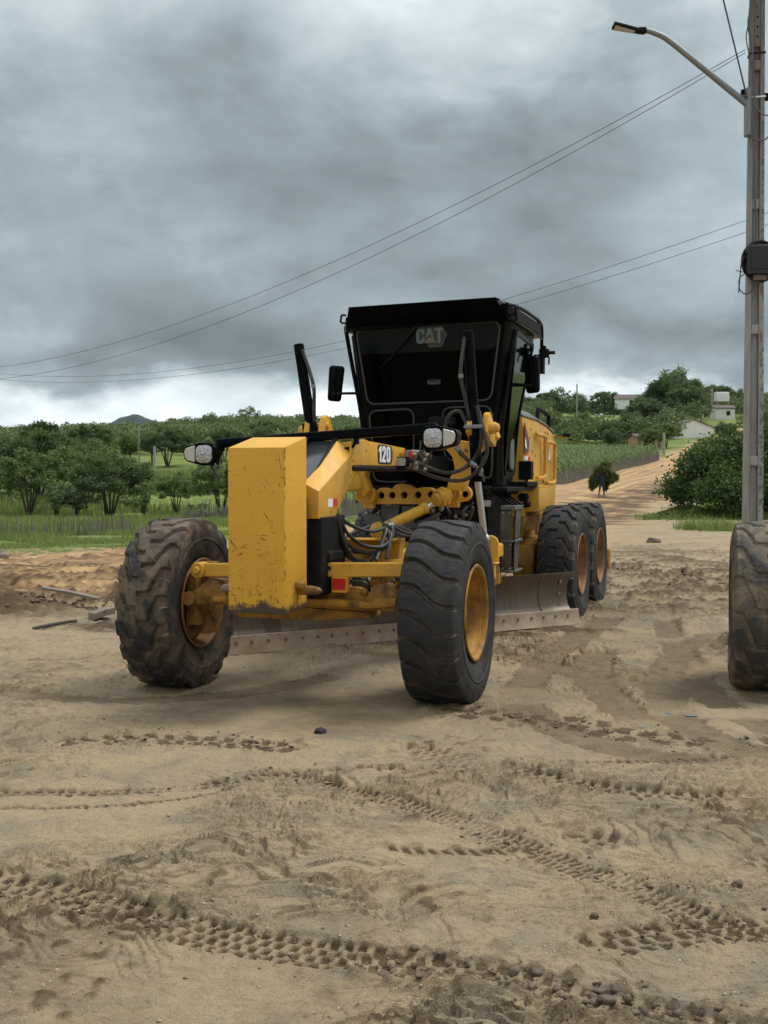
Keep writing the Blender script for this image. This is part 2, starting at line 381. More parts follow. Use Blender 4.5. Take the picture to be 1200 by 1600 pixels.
TD = np.array([0, 20, 30, 40, 57, 80, 110, 130, 160, 200, 250, 300, 400, 600, 900, 1500, 3200.])
TA = (np.array([-500, 0, 200, 350, 560, 850, 950, 1050, 1200, 1800.]) - 600) / 1841
TZ = np.array([
 [0, 0, -.1, -.3, -.4, .6, 1.7, 2.9, 4.4, 5.9, 7.9, 10, 14, 22, 24, 22, 18],
 [0, 0, -.15, -.3, -.4, .6, 1.7, 2.9, 4.4, 5.9, 7.9, 10, 14, 22, 24, 22, 18],
 [0, 0, -.15, -.3, -.4, .6, 1.7, 2.9, 4.4, 6.0, 8.2, 10.6, 15, 23, 24, 22, 18],
 [0, 0, -.12, -.3, -.35, .6, 1.8, 3.0, 4.4, 6.0, 8.8, 12, 17.5, 25, 24, 22, 18],
 [0, 0, 0, -.1, -.1, .7, 2.0, 3.0, 4.4, 6.3, 9.0, 12.4, 18, 23, 24, 22, 18],
 [0, 0, 0, 0, .05, 1.05, 2.3, 3.3, 5.8, 10, 14.5, 18, 20, 22, 24, 22, 18],
 [0, 0, 0, 0, .02, .6, 2.3, 3.4, 5.4, 9.2, 14, 17.5, 21, 22, 24, 22, 18],
 [0, 0, 0, 0, 0, .5, 2.1, 3.4, 6.3, 10.3, 15, 18.5, 22, 24, 24, 22, 18],
 [0, 0, 0, 0, 0, .8, 2.3, 3.6, 6.8, 10.8, 15.2, 19, 25, 27, 25, 22, 18],
 [0, 0, 0, 0, 0, .8, 2.3, 3.6, 6.8, 10.8, 15.2, 19, 25, 27, 25, 22, 18]])
def hbase(x, y):
    x = np.asarray(x, float); y = np.asarray(y, float); d = np.clip(np.sqrt(y*y + .15*x*x) * np.sign(y), 0, 3100)
    a = np.clip(x / np.maximum(y, 8.0), TA[0], TA[-1] - 1e-6)
    i = np.clip(np.searchsorted(TA, a, side='right') - 1, 0, len(TA) - 2); fa = (a - TA[i]) / (TA[i+1] - TA[i]); fa = fa*fa*(3-2*fa)
    j = np.clip(np.searchsorted(TD, d, side='right') - 1, 0, len(TD) - 2); fd = (d - TD[j]) / (TD[j+1] - TD[j])
    z = (TZ[i, j]*(1-fd) + TZ[i, j+1]*fd)*(1-fa) + (TZ[i+1, j]*(1-fd) + TZ[i+1, j+1]*fd)*fa
    return z
def hz(x, y): return float(hbase(x, y)) + float(fbm(np.array(x*.06), np.array(y*.06), 3, 40)) * .22 * float(sstep(30, 70, np.array(y)))
def height(x, y): return hbase(x, y) + fbm(x*.06, y*.06, 3, 40) * .22 * sstep(30, 70, y)

EDGE = np.array([(-40, 17), (-14, 20.5), (-7.7, 23.5), (-4.2, 30.6), (-1.2, 41), (4, 61), (12.2, 83), (20, 104), (30.5, 130), (44, 160), (60, 190.)])
def polydist(x, y, P):
    """distance to a polyline, signed by the side (left of travel positive), and arc position"""
    best = np.full(x.shape, 1e9); sg = np.zeros(x.shape); arc = np.zeros(x.shape); L = 0
    for k in range(len(P) - 1):
        ax, ay = P[k]; bx, by = P[k+1]; dx, dy = bx-ax, by-ay; l2 = dx*dx + dy*dy; l = math.sqrt(l2)
        t = np.clip(((x-ax)*dx + (y-ay)*dy) / l2, 0, 1); ex, ey = x-(ax+t*dx), y-(ay+t*dy); d = np.sqrt(ex*ex + ey*ey)
        m = d < best; best = np.where(m, d, best); sg = np.where(m, np.sign(dx*(y-ay) - dy*(x-ax)), sg); arc = np.where(m, L + t*l, arc); L += l
    return best, sg, arc
def masks(x, y):
    """r: road earth, g: grass, b: dark moist mud (filled later near the camera)"""
    d, sg, arc = polydist(x, y, EDGE); s = d * sg
    n = fbm(x*.35, y*.35, 4, 3); nf = fbm(x*1.6, y*1.6, 4, 8)
    wv = np.where(y > 45, 1.0, .8)
    g = sstep(-.5, 1.4, s + n * 1.1 + nf * .9)
    g = g * np.clip(1 - .75 * sstep(5.5, .5, s) * sstep(-.35, .25, nf + .4 * n), 0, 1); lo = np.where(y > 42, 4.0, 0.0); road = sstep(-11 + lo, -6.5 + lo * .6, s + n * 1.2) * (1 - g)
    # right-hand verge: brown bank, then grass under the bushes
    rs = s + 9.3
    gr = sstep(.3, 2.4, -rs + n * 1.6 + nf * .8) * sstep(45, 50, y + n * 2.5 - (x - 11) * .45) * (x > 0)
    gp = sstep(.9, 0.35, np.sqrt(((x - 10.6) / 2.0)**2 + ((y - 37.5) / 2.6)**2) + nf * .25)
    g = np.clip(np.maximum(np.maximum(g, gr), gp), 0, 1)
    bank = sstep(3.4, .8, np.abs(s + 6.9 + n * 1.4)) * sstep(24, 40, y) * (1 - g) * (x > 0)
    road = np.maximum(road, .85 * bank); return road, g, bank

def cr2(P, k=10): return np.array([(p.x, p.y) for p in catmull([(a, b, 0) for a, b in P], k)])
TRK = [  # centre line, half width, depth, lug pitch, chopped-up berm
 (cr2([(-2.6,6.05),(-1.6,6.11),(-.96,6.27),(-.6,6.44),(-.28,6.51),(.14,6.55),(.65,6.58),(1.09,6.67),(1.56,6.77),(2.24,6.83),(3.4,6.9)]), .062, .020, .058, .006, 2),
 (cr2([(-2.4,5.76),(-1.54,5.84),(-1.2,5.94),(-.93,6.08),(-.62,6.31)]), .026, .018, .045, .005, 1),
 (cr2([(-.6,6.44),(-.23,6.08),(.13,5.79),(.42,5.42),(.65,5.14),(.85,4.82),(1.01,4.58),(1.18,4.31),(1.38,4.13),(1.9,3.75)]), .090, .013, .042, .022, 2),
 (cr2([(-.91,4.28),(-.69,4.19),(-.45,4.08),(-.17,3.97),(.09,3.89)]), .120, .019, .056, .005, 4),
 (cr2([(.02,3.91),(.34,3.81),(.53,3.69),(.71,3.58),(.88,3.48),(1.1,3.34),(1.6,3.0)]), .110, .010, .07, .036, 3),
 (cr2([(-1.9,4.78),(-1.36,4.58),(-1.15,4.44),(-.92,4.31)]), .14, .013, .070, .007, 3),
 (cr2([(3.16,13.19),(2.86,11.65),(2.61,10.08),(2.47,8.89),(2.45,8.16),(2.6,7.4)]), .15, .022, .2, .013, 0),
 (cr2([(1.98,10.81),(1.7,9.6),(1.67,8.76),(1.71,7.84)]), .17, .014, .16, .014, 0),
 (cr2([(2.3,21.6),(3.92,20.31),(4.54,19.4),(5.26,17.9),(7,16.6)]), .28, .03, .3, .085, 0),
 (cr2([(2.0,17.4),(3.6,17.2),(5.5,16.2)]), .22, .02, .3, .07, 0),
 (cr2([(.55,8.2),(.79,8.05),(1.28,7.84),(1.63,7.45),(2.14,7.27),(3.2,7.1)]), .20, .008, .2, .032, 2),
 (cr2([(.80,4.10),(1.1,4.19),(1.39,4.22),(2,4.2)]), .12, .016, .07, .03, 3),
 (cr2([(-1.9,7.2),(-1.5,7.35),(-1.0,7.3),(-.6,7.15)]), .14, .008, .12, .022, 2),
 (cr2([(2.6,13.5),(1.7,11.2),(1.15,9.4),(1.0,8.2),(1.35,7.2),(2.0,6.5)]), .17, .010, .12, .007, 0),
 (cr2([(3.4,12.2),(2.55,10.4),(2.15,9.0),(2.0,7.9),(2.2,6.9)]), .16, .012, .13, .008, 0),
 (cr2([(1.2,10.6),(2.0,9.2),(3.3,8.4)]), .18, .008, .14, .008, 0),
 (cr2([(-3.4,9.0),(-2.2,8.6),(-1.2,8.9),(-.5,9.6)]), .15, .006, .12, .005, 0),
 (cr2([(.2,7.0),(1.0,6.2),(1.7,5.9),(2.6,5.8)]), .12, .014, .07, .010, 3),
 (cr2([(.9,5.3),(1.4,5.0),(2.2,4.9)]), .10, .014, .07, .016, 2),
 (cr2([(-6,16.8),(-4.2,16.2),(-2.6,15.6)]), .35, .04, .3, .06, 0),
 (cr2([(-7,14.9),(-5,14.9),(-3.2,15.2)]), .25, .03, .3, .05, 0),
 (cr2([(.66,5.14),(.3,5.12),(0,5.16)]), .05, .012, .06, .012, 1),
]
def mud(x, y):
    """height of the churned mud near the camera and how moist it is"""
    n0 = fbm(x*.45, y*.45, 3, 11); n1 = fbm(x*1.3, y*1.3, 4, 15)
    wx = x + .35 * fbm(x*.9, y*.9, 3, 21); wy = y + .35 * fbm(x*.9 + 9, y*.9, 3, 25)
    # smeared sheets of mud: ridged noise in warped, drawn-out coordinates
    rg = (1 - np.abs(fbm(wx*1.5 + .4*wy, wy*3.6, 4, 31)))**3; rg2 = (1 - np.abs(fbm(wx*3.1 - wy, wy*6.5 + wx, 3, 35)))**4
    rg3 = (1 - np.abs(fbm(wx*5.5 + 2*wy, wy*9 - wx, 2, 38)))**5
    smooth_zone = sstep(1.0, .45, np.sqrt(((x + .3) / 2.6)**2 + ((y - 8.4) / 1.5)**2))      # the wiped pan in front of the wheels
    calm = sstep(1.0, .5, np.sqrt(((x + 1.0) / 1.2)**2 + ((y - 3.7) / .55)**2)); rough = np.clip(.58 + fbm(x*.6, y*.6, 2, 13) * 1.4, .26, 1) * (1 - .75 * calm) * (1 - .82 * smooth_zone)
    h = .020 * n0 + rough * (.016 * rg + .014 * rg2 + .006 * rg3) + .008 * n1 * (1 - .7 * smooth_zone)
    # terraced edges where wet sheets slid over each other
    q = fbm(wx*.8 + 3, wy*1.7, 4, 44); st = q * 5; fr = st - np.floor(st); h = h + rough * .030 * (sstep(0, .08, fr) - fr)
    q = fbm(wx*1.9 + 8, wy*3.6, 3, 47); st = q * 4; fr2 = st - np.floor(st); h = h + rough * .017 * (sstep(0, .10, fr2) - fr2)
    lump = np.clip(fbm(x*9, y*10, 2, 51) - .25, 0, 1); lz = sstep(.10, .7, n0 + .5 * fbm(x*.8, y*.8, 3, 55))
    h = h + lump * (.016 * lz * (1 - smooth_zone) + .003)
    h = h + .0040 * fbm(x*14, y*16, 2, 61) * (1 - .5 * smooth_zone)
    wet = np.clip(.10 + .34 * n0 * (1 - smooth_zone) + 1.0 * lump * lz + .30 * rough * (rg2 - .3) + .25 * rough * sstep(.25, .0, fr) + .2 * rough * sstep(.2, 0, fr2), 0, .68)
    # the trafficked stretch behind the grader: long low ruts, mostly across the view
    mz = sstep(10.5, 15, y + .6 * n0) * (1 - .6 * sstep(26, 40, y)); rr = fbm(wx*.35, wy*1.15, 4, 64); rw = (1 - np.abs(rr))**4; rw2 = (1 - np.abs(fbm(wx*.9, wy*2.6, 4, 66)))**4
    h = h + mz * (.080 * rw + .050 * rw2 + .02 * rr); wet = np.maximum(wet, mz * np.clip(.85 * sstep(.40, .85, rw2) + .65 * sstep(.45, .9, rw) - .10 + .4 * n0, 0, .85))
    wet = np.maximum(wet, .34 * smooth_zone * (1 + .5 * n1))
    # wrinkled footprints and drag marks left of centre
    fz = sstep(1, .5, np.sqrt(((x + .45) / .95)**2 + ((y - 5.45) / .75)**2))
    ph = np.sin(9 * (wx * .7 + wy * 1.4) + 4.5 * fbm(wx*1.5, wy*2.2, 3, 71)); h = h + fz * .016 * np.clip(ph - .1, 0, 1)**1.5
    wet = wet + fz * .15 * np.clip(ph, 0, 1)
    for k, (P, hw, dp, pitch, berm, ncol) in enumerate(TRK):
        x0, y0 = P.min(0) - .8; x1, y1 = P.max(0) + .8
        m = (x > x0) & (x < x1) & (y > y0) & (y < y1)
        if not m.any(): continue
        X, Y = x[m], y[m]; d, sg, arc = polydist(X, Y, P)
        jag = fbm(X*6, Y*6, 3, 80 + k); dj = d + jag * hw * .22
        fade = sstep(-.55, .15, fbm(arc*1.1, arc*0 + k, 2, 90 + k) + .25)
        inside = sstep(1.06, .92, dj / hw)
        cc = (np.clip(sg * d / hw, -1, 1) + 1) * .5 * max(ncol, 1); ci = np.floor(np.clip(cc, 0, max(ncol, 1) - .001)); cf = cc - ci
        u = arc / pitch + .5 * (ci % 2) + .25 * (sg * d / hw) + .22 * fbm(X*7, Y*7, 2, 60 + k); fr = u - np.floor(u)
        lug = sstep(.10, .20, fr) * sstep(.74, .64, fr); col = sstep(.04, .14, cf) * sstep(.96, .86, cf)
        tread = .18 + .82 * lug * col
        if ncol == 0: lug = lug * 0 + .4; col = col * 0 + 1; tread = .75 + .5 * fbm(X*5, Y*5, 3, 160 + k)
        bm_ = np.exp(-((dj / hw - 1.35) / .42)**2)
        chop = np.clip(fbm(X*9, Y*9, 3, 100 + k) + .35, 0, 1.6)
        h[m] = h[m] * (1 - .6 * inside * fade) - dp * inside * tread * fade + berm * (bm_ * .8 + inside * .55 * (berm > .04)) * chop * (.35 + .65 * fade)
        wet[m] = np.maximum(wet[m], np.clip(inside * (.30 + .55 * lug * col) * fade + bm_ * chop * (.9 if berm > .04 else .45) * (.3 + .7 * fade), 0, 1))
    # spoil heap at the left and beside the right-hand tyre
    for cx, cy, sx, sy, hh in ((-4.5, 13.6, 1.1, .55, .16), (-3.4, 14.6, .8, .35, .10), (-5.6, 14.2, 1.1, .6, .13), (3.45, 10.6, .45, .8, .22), (-2.9, 12.6, .6, .3, .05), (1.95, 12.35, .55, .22, .05), (1.2, 11.9, .4, .2, .03)):
        e = np.exp(-((x-cx)/sx)**2 - ((y-cy)/sy)**2); ch = 1 + .55 * fbm(x*3.5, y*4, 4, 120)
        h = h + hh * e * ch; wet = np.maximum(wet, np.clip(1.5 * e * (.75 + .5 * fbm(x*5, y*5, 3, 121)), 0, .95))
    return h, np.clip(wet, 0, 1)

def ground_sheet(name, xs, ys, near):
    X, Y = np.meshgrid(xs, ys); x = X.ravel(); y = Y.ravel()
    z = height(x, y); road, g, bank = masks(x, y); wet = np.zeros_like(x); dd, sg, _ = polydist(x, y, EDGE); sdist = dd * sg
    if near:
        ed = np.minimum(np.minimum(x - xs[0], xs[-1] - x), np.minimum(y - ys[0], ys[-1] - y)); fd = sstep(.05, 1.2, ed)
        mh, mw = mud(x, y); far = sstep(34, 18, y)
        z = z + mh * fd * (.25 + .75 * far) ; wet = mw * (.3 + .7 * far)
        rut = sstep(0.1, .6, road)
        s = sdist
        rz = .045 * np.sin(s * 5.2 + 1.2 * fbm(x*.5, y*.5, 3, 130)) * rut + .02 * fbm(x*2, y*2, 3, 131) * rut
        z = z + rz * fd; wet = np.maximum(wet, .55 * rut * sstep(.2, .8, -np.sin(s * 5.2 + 1.2 * fbm(x*.5, y*.5, 3, 130)) * .8 + .3 * fbm(x*1.2, y*1.2, 3, 132)))
        # under the tyres the mud is pressed flat
    else:
        ins = np.minimum(np.minimum(x + 12.0, 13.0 - x), np.minimum(y - 2.2, 29.0 - y)); z = z - .6 * sstep(0, 1.0, ins)
        rough = sstep(40, 120, y); z = z + fbm(x*.25, y*.25, 3, 140) * .12 * rough * (1 - road)
    wet = np.maximum(wet, .95 * bank * np.clip(.75 + .8 * fbm(x*.8, y*.8, 4, 150), 0, 1))
    nx, ny = len(xs), len(ys); i = np.arange((ny-1)*(nx-1)); r = i // (nx-1) * nx + i % (nx-1)
    F = np.stack([r, r+1, r+nx+1, r+nx], 1)
    me = np_mesh(name, np.stack([x, y, z], 1), F, None, True)
    a = me.color_attributes.new('mask', 'FLOAT_COLOR', 'POINT')
    a.data.foreach_set('color', np.stack([road, g, wet, sdist], 1).astype(np.float32).ravel())
    return me
def gline(a, b, s0, k):            # spacing grows with the distance from zero
    out = [a]
    while out[-1] < b: out.append(out[-1] + max(s0, k * abs(out[-1])))
    out[-1] = b; return out
xr = gline(1.7, 14, .006, .0085); xl = gline(1.7, 13, .006, .0085)
xs = np.array([-v for v in xl[::-1]] + list(np.arange(-1.7 + .006, 1.7 - .003, .006)) + xr)
ys = np.array(list(np.arange(1.2, 3.25, .04)) + gline(3.25, 5, .004, .0016)[:-1] + gline(5, 7, .004, .0022)[:-1] + gline(7, 30, .004, .0046))
def ground_mat():
    m = bpy.data.materials.new('sandy_mud'); m.use_nodes = True; nt = m.node_tree; b = nt.nodes['Principled BSDF']
    P = nd(nt, 'ShaderNodeNewGeometry').outputs['Position']
    at = nd(nt, 'ShaderNodeAttribute', attribute_name='mask'); sp = nd(nt, 'ShaderNodeSeparateColor', {0: at.outputs['Color']})
    road, gr, wet = sp.outputs
    big = noise(nt, P, .55, 6, .6, .5); med = noise(nt, P, 2.6, 7, .62, .8); fine = noise(nt, P, 42, 5, .7); grit = noise(nt, P, 170, 3, .7)
    c = ramp(nt, big, [(.30, (.258, .207, .140)), (.45, (.348, .266, .168)), (.58, (.398, .300, .182)), (.72, (.288, .226, .150))])
    c = mixc(nt, ramp(nt, med, [(.36, .65), (.50, 0)]), c, (.222, .195, .145))       # grey damp sand
    c = mixc(nt, ramp(nt, noise(nt, P, .9, 5, .6, .4), [(.62, 0), (.74, .5)]), c, (.40, .30, .155))   # yellow sand spots
    c = mixc(nt, ramp(nt, fine, [(.3, .42), (.5, 0)]), c, (.19, .148, .098))
    c = mixc(nt, ramp(nt, grit, [(.34, .55), (.5, 0), (.66, 0), (.78, .5)]), c, mixc(nt, ramp(nt, grit, [(.49, 0), (.51, 1)]), (.12, .10, .075), (.58, .49, .36)))
    vo = nd(nt, 'ShaderNodeTexVoronoi', {'Vector': P, 'Scale': 34.0}); vs = nd(nt, 'ShaderNodeSeparateColor', {0: vo.outputs['Color']})
    stone = mth(nt, 'MULTIPLY', ramp(nt, vo.outputs['Distance'], [(.16, 1), (.24, 0)]), ramp(nt, vs.outputs[0], [(.90, 0), (.91, 1)]))
    c = mixc(nt, mth(nt, 'MULTIPLY', stone, .8), c, (.46, .41, .33))
    # road earth
    rc = ramp(nt, noise(nt, P, .8, 7, .65, .5), [(.3, (.34, .200, .092)), (.5, (.50, .318, .145)), (.68, (.58, .395, .195))])
    rc = mixc(nt, ramp(nt, noise(nt, P, 14, 6, .7), [(.35, .35), (.55, 0)]), rc, (.19, .115, .065))
    c = mixc(nt, mth(nt, 'MULTIPLY', road, .92), c, rc)
    rs_ = nd(nt, 'ShaderNodeCombineXYZ', {0: mth(nt, 'MULTIPLY', at.outputs['Alpha'], 2.3), 1: mth(nt, 'MULTIPLY', nd(nt, 'ShaderNodeSeparateXYZ', {0: P}).outputs[1], .05), 2: 0.0}).outputs[0]
    c = mixc(nt, mth(nt, 'MULTIPLY', road, ramp(nt, noise(nt, rs_, 1.0, 4, .65, .3), [(.42, .75), (.55, 0)])), c, (.235, .150, .090))
    # moist mud
    wc = ramp(nt, noise(nt, P, 9, 6, .65), [(.3, (.056, .034, .018)), (.6, (.108, .067, .036)), (.8, (.162, .108, .062))])
    wf = ramp(nt, mth(nt, 'ADD', wet, mth(nt, 'MULTIPLY', mth(nt, 'SUBTRACT', noise(nt, P, 7, 6, .65), .5), .45)), [(.18, 0), (.75, .92)])
    c = mixc(nt, wf, c, wc)
    # grass on the ground
    gc = ramp(nt, noise(nt, P, .22, 7, .7), [(.3, (.10, .140, .034)), (.48, (.165, .210, .048)), (.62, (.225, .260, .075)), (.75, (.135, .172, .044))])
    gc = mixc(nt, ramp(nt, noise(nt, P, 3.5, 6, .7), [(.38, .6), (.58, 0)]), gc, (.045, .072, .020))
    gm = ramp(nt, mth(nt, 'ADD', gr, mth(nt, 'MULTIPLY', mth(nt, 'SUBTRACT', noise(nt, P, 2.2, 7, .7), .5), .8)), [(.40, 0), (.62, 1)])
    c = mixc(nt, gm, c, gc)
    nt.links.new(c, b.inputs['Base Color'])
    ro = mth(nt, 'SUBTRACT', mth(nt, 'ADD', .74, mth(nt, 'MULTIPLY', med, .30)), mth(nt, 'MULTIPLY', wf, .16))
    nt.links.new(ro, b.inputs['Roughness']); b.inputs['Specular IOR Level'].default_value = .13
    hgt = mth(nt, 'ADD', mth(nt, 'MULTIPLY', fine, .7), mth(nt, 'ADD', mth(nt, 'MULTIPLY', grit, .16), mth(nt, 'MULTIPLY', noise(nt, P, 12, 6, .65, .6), 1.1)))
    hgt = mth(nt, 'ADD', hgt, mth(nt, 'MULTIPLY', stone, .25))
    bn = nd(nt, 'ShaderNodeBump', {'Strength': .9, 'Distance': .026, 'Height': hgt}); nt.links.new(bn.outputs[0], b.inputs['Normal'])
    return m
M['ground'] = ground_mat()
near_ground = ground_sheet('ground', xs, ys, True)
kind(link('ground', near_ground, M['ground']), 'structure', 'churned sandy mud with tyre tracks around the grader')
xt = gline(.6, 2600, .6, .035); xt = np.array([-v for v in xt[::-1]] + [0] + xt)
yt = np.array(list(np.arange(-60, 2, 3.0)) + gline(2, 3100, .6, .0125))
kind(link('terrain', ground_sheet('terrain', xt, yt, False), M['ground']), 'structure', 'dirt road, meadows and slopes beyond the grader')
def gz(x, y):                       # ground height with mud
    X = np.array([float(x)]); Y = np.array([float(y)]); return float(height(X, Y)[0]) + (float(mud(X, Y)[0][0]) if y < 29 else 0.0)

# far hills
def hill(cx, cy, sx, sy, hh, seed, z0):
    n = 90; u, v = np.meshgrid(np.linspace(-1, 1, n), np.linspace(-1, 1, n)); x, y = u.ravel(), v.ravel(); r = np.sqrt(x*x + y*y)
    z = hh * np.clip(1 - r, 0, 1)**1.25 * (1 + .16 * fbm(x*3, y*3, 4, seed)) + hh * .03 * fbm(x*14, y*14, 4, seed + 9) * (r < .95) - 6 * (r >= .97)
    i = np.arange((n-1)**2); q = i // (n-1) * n + i % (n-1)
    return np_mesh('hill', np.stack([cx + x*sx, cy + y*sy, z0 + z], 1), np.stack([q, q+1, q+n+1, q+n], 1), None, True)
hm = bpy.data.materials.new('wooded_hillside'); hm.use_nodes = True; nt = hm.node_tree; b = nt.nodes['Principled BSDF']
P = nd(nt, 'ShaderNodeNewGeometry').outputs['Position']
nt.links.new(ramp(nt, noise(nt, P, .035, 9, .75), [(.35, (.016, .028, .022)), (.55, (.030, .048, .034)), (.7, (.045, .064, .042))]), b.inputs['Base Color']); b.inputs['Roughness'].default_value = .95
bn = nd(nt, 'ShaderNodeBump', {'Strength': 1.0, 'Distance': 9.0, 'Height': noise(nt, P, .07, 7, .7)}); nt.links.new(bn.outputs[0], b.inputs['Normal'])
kind(link('hill', hill(-535, 2500, 420, 420, 130, 300, 10), hm), 'structure', 'dark wooded hill on the far horizon')
kind(link('hill', hill(-85, 2300, 260, 320, 112, 320, 12), hm), 'structure', 'distant wooded hilltop behind the grader')
# ---------------------------------------------------------------- tyres and wheels
def tyre_mesh(name, m, pattern, Rr=.675, W=.44, n=528, lugs=20, depth=.030, seed=1):
    hw = W / 2
    side = [(-.175, .335), (-.205, .39), (-.222, .47), (-.2225, .494), (-.2285, .500), (-.2285, .512), (-.2235, .518), (-.225, .53), (-.219, .575), (-.212, .605), (-.206, .628), (-.200, .648)]
    side = [(a * W / .44, r * Rr / .675) for a, r in side]
    tr = np.linspace(-.192, .192, 40) * W / .44
    prof = side + [(a, Rr - .016 * (a / hw)**2 - (.004 if abs(a) > .17 * W / .44 else 0)) for a in tr] + [(-a, r) for a, r in side[::-1]]
    inner = [(.165 * W / .44, .37 * Rr / .675), (0, .42 * Rr / .675), (-.165 * W / .44, .37 * Rr / .675)]
    prof = np.array(prof + inner); A, Rd = prof[:, 0], prof[:, 1]; k = len(A)
    th = np.arange(n) / n * 2 * np.pi
    TH, AA = np.meshgrid(th, A, indexing='ij'); RR = np.repeat(Rd[None], n, 0)
    s = AA / hw                                             # -1 .. 1 across the tread
    onlug = sstep(.585, .63, Rd / Rr * .675)[None] * np.ones_like(RR)
    onlug[:, -3:] = 0
    t = TH / (2 * np.pi) * lugs
    if pattern == 'bar':        # S-shaped bars running right across
        u = t + .42 * s + .16 * np.sin(np.pi * s * 1.1) + .03 * np.sin(TH * 7)
        fr = u - np.floor(u); lug = sstep(0, .045, fr) * sstep(.855, .81, fr)
        lug = lug * (1 - .0 * s)
    else:                       # chevron bars with stepped ends that interlock in the middle
        a = np.abs(s); side_off = np.where(s > 0, .5, 0.0)
        kink = np.where(a < .38, 0, (np.clip(a, .38, .72) - .38) * 1.9)
        mid = sstep(.10, .02, a)
        u = t + side_off * sstep(.02, .06, a) + kink
        fr = u - np.floor(u); gw = np.interp(a, [0, .34, .44, .75, 1.1], [.12, .14, .30, .36, .42])
        lug = sstep(0, .05, fr) * sstep(0, .05, (1 - gw) - fr)
        lug = np.maximum(lug, 0)
    wear = 1 + .15 * np.sin(TH * 3 + seed) * .3
    RR = RR - depth * (1 - lug) * onlug * wear
    rs = np.random.RandomState(seed); RR = RR + onlug * .0025 * fbm(TH * 14 + seed, s * 4, 3, seed)
    # the loaded tyre flattens and bulges a little at the bottom (local -z)
    X, Z = RR * np.cos(TH), RR * np.sin(TH); flat = -(Rr - .022); low = Z < flat
    Z = np.where(low, flat + (Z - flat) * .12, Z)
    AA = AA * (1 + .07 * sstep(-.25, -.6, Z) * sstep(.40, .5, RR))
    V = np.stack([X, AA, Z], -1).reshape(-1, 3)
    i, j = np.meshgrid(np.arange(n), np.arange(k), indexing='ij'); i2 = (i + 1) % n; j2 = (j + 1) % k
    F = np.stack([i*k + j, i*k + j2, i2*k + j2, i2*k + j], -1).reshape(-1, 4)
    me = np_mesh(name, V, F, m, True)
    me.set_sharp_from_angle(angle=R(26))
    at = me.attributes.new('groove', 'FLOAT', 'POINT'); at.data.foreach_set('value', ((1 - lug) * onlug).astype(np.float32).ravel())
    return me
def rim_mesh(name, m, dish=0.0, hub=True):
    b = MB()
    b.rev([(.205, .385), (.215, .378), (.212, .362), (.195, .352), (.175, .350), (.168, .338), (.150, .334), (.138, .326), (.120, .322), (.05 + dish, .300), (.02 + dish, .292),
           (-.005 + dish, .270), (-.012 + dish, .21), (-.006 + dish, .17), (.03 + dish, .155), (.075 + dish, .140), (.090 + dish, .10), (.094 + dish, .0005)], 64)
    b.rev([(-.205, .385), (-.215, .378), (-.212, .362), (-.195, .352), (-.16, .340), (-.06, .318), (-.012 + dish, .296), (-.022 + dish, .20), (-.022 + dish, .0005)], 64)
    b.v = [(x * .925, y, z * .925) for x, y, z in b.v]
    for i in range(12):
        a = 2 * math.pi * i / 12; x, z = .195 * math.cos(a), .195 * math.sin(a)
        b.cyl((x, -.012 + dish, z), (x, .016 + dish, z), .014, n=6)
    b.rev([(.055 + dish, .148), (.060 + dish, .118), (.105 + dish, .112), (.108 + dish, .0005)], 24)
    return b.mesh(name, m, smooth=True, thr=40)
T_BAR = tyre_mesh('tyre_bar', M['rubber'], 'bar', n=968, lugs=22, depth=.036, seed=3)
T_CHV = tyre_mesh('tyre_chevron', M['rubber'], 'chev', n=760, lugs=19, depth=.030, seed=5)
T_MUD = tyre_mesh('tyre_chevron_muddy', M['rubber_muddy'], 'chev', n=760, lugs=19, depth=.030, seed=6)
RIM = rim_mesh('rim', M['yellow_dirty']); RIM_DEEP = rim_mesh('rim_deep', mat('rusty_yellow_rim', (.27, .115, .030), .65, dirt=(.065, .034, .018), dirt_amt=.85, dscale=6, bump=.2), dish=-.11)

# ---------------------------------------------------------------- the motor grader; local axes: x forward, y to its left, z up
G = empty('motor_grader', (-.574, 9.013, 0), -(math.pi / 2 + .3167), 'yellow motor grader with black cab parked on the sandy mud', 'grader')
def wheel(u, v, tyre, rim, spin, label=None, side=1):
    wq = link('wheel', rim, None, G); wq.location = (u, v, .655); wq.rotation_euler = (0, 0, 0 if side > 0 else math.pi)
    tq = link('tyre', tyre, None, wq)
    if label: wq['label'] = label
    return wq
wheel(0, 1.11, T_BAR, RIM, 0, 'front wheel with smooth diagonal bar tread')
wl = wheel(0, -1.11, T_MUD, RIM_DEEP, 0, 'front wheel with mud on its chevron tread', -1)
for u in (-5.16, -6.67):
    for sd_ in (1, -1): wheel(u, sd_ * 1.10, T_CHV, RIM_DEEP, 0, None, sd_)

# counterweight block
b = MB(); z1, z0 = 1.85, .705
b.hexa([(.57,-.2125,.72),(.98,-.2125,z0),(.98,.2125,z0),(.57,.2125,.72)], [(.57,-.2125,1.935),(.98,-.2125,z1),(.98,.2125,z1),(.57,.2125,1.935)])
cw = b.build('counterweight', M['scratched'], G, bevel=.013, seg=2)
for q0, q1 in (((.555,-.20,.80),(.5695,.20,.95)), ((.545,-.19,1.28),(.5695,.205,1.50))):
    b = MB(); b.box(q0, q1); b.build('mounting_bracket', M['black_matte'], cw)
for sg in (1, -1):
    b = MB(); b.tube([(.74, sg*.20, .855), (.74, sg*.30, .855), (.735, sg*.36, .853), (.73, sg*.385, .852)], [.034, .034, .027, .012], 12)
    b.tube([(.78, sg*.2, .90), (.77, sg*.27, .885)], .03, 10, smooth=False)
    b.build('tow_pin', M['planks'] if sg < 0 else M['yellow_dirty'], cw)

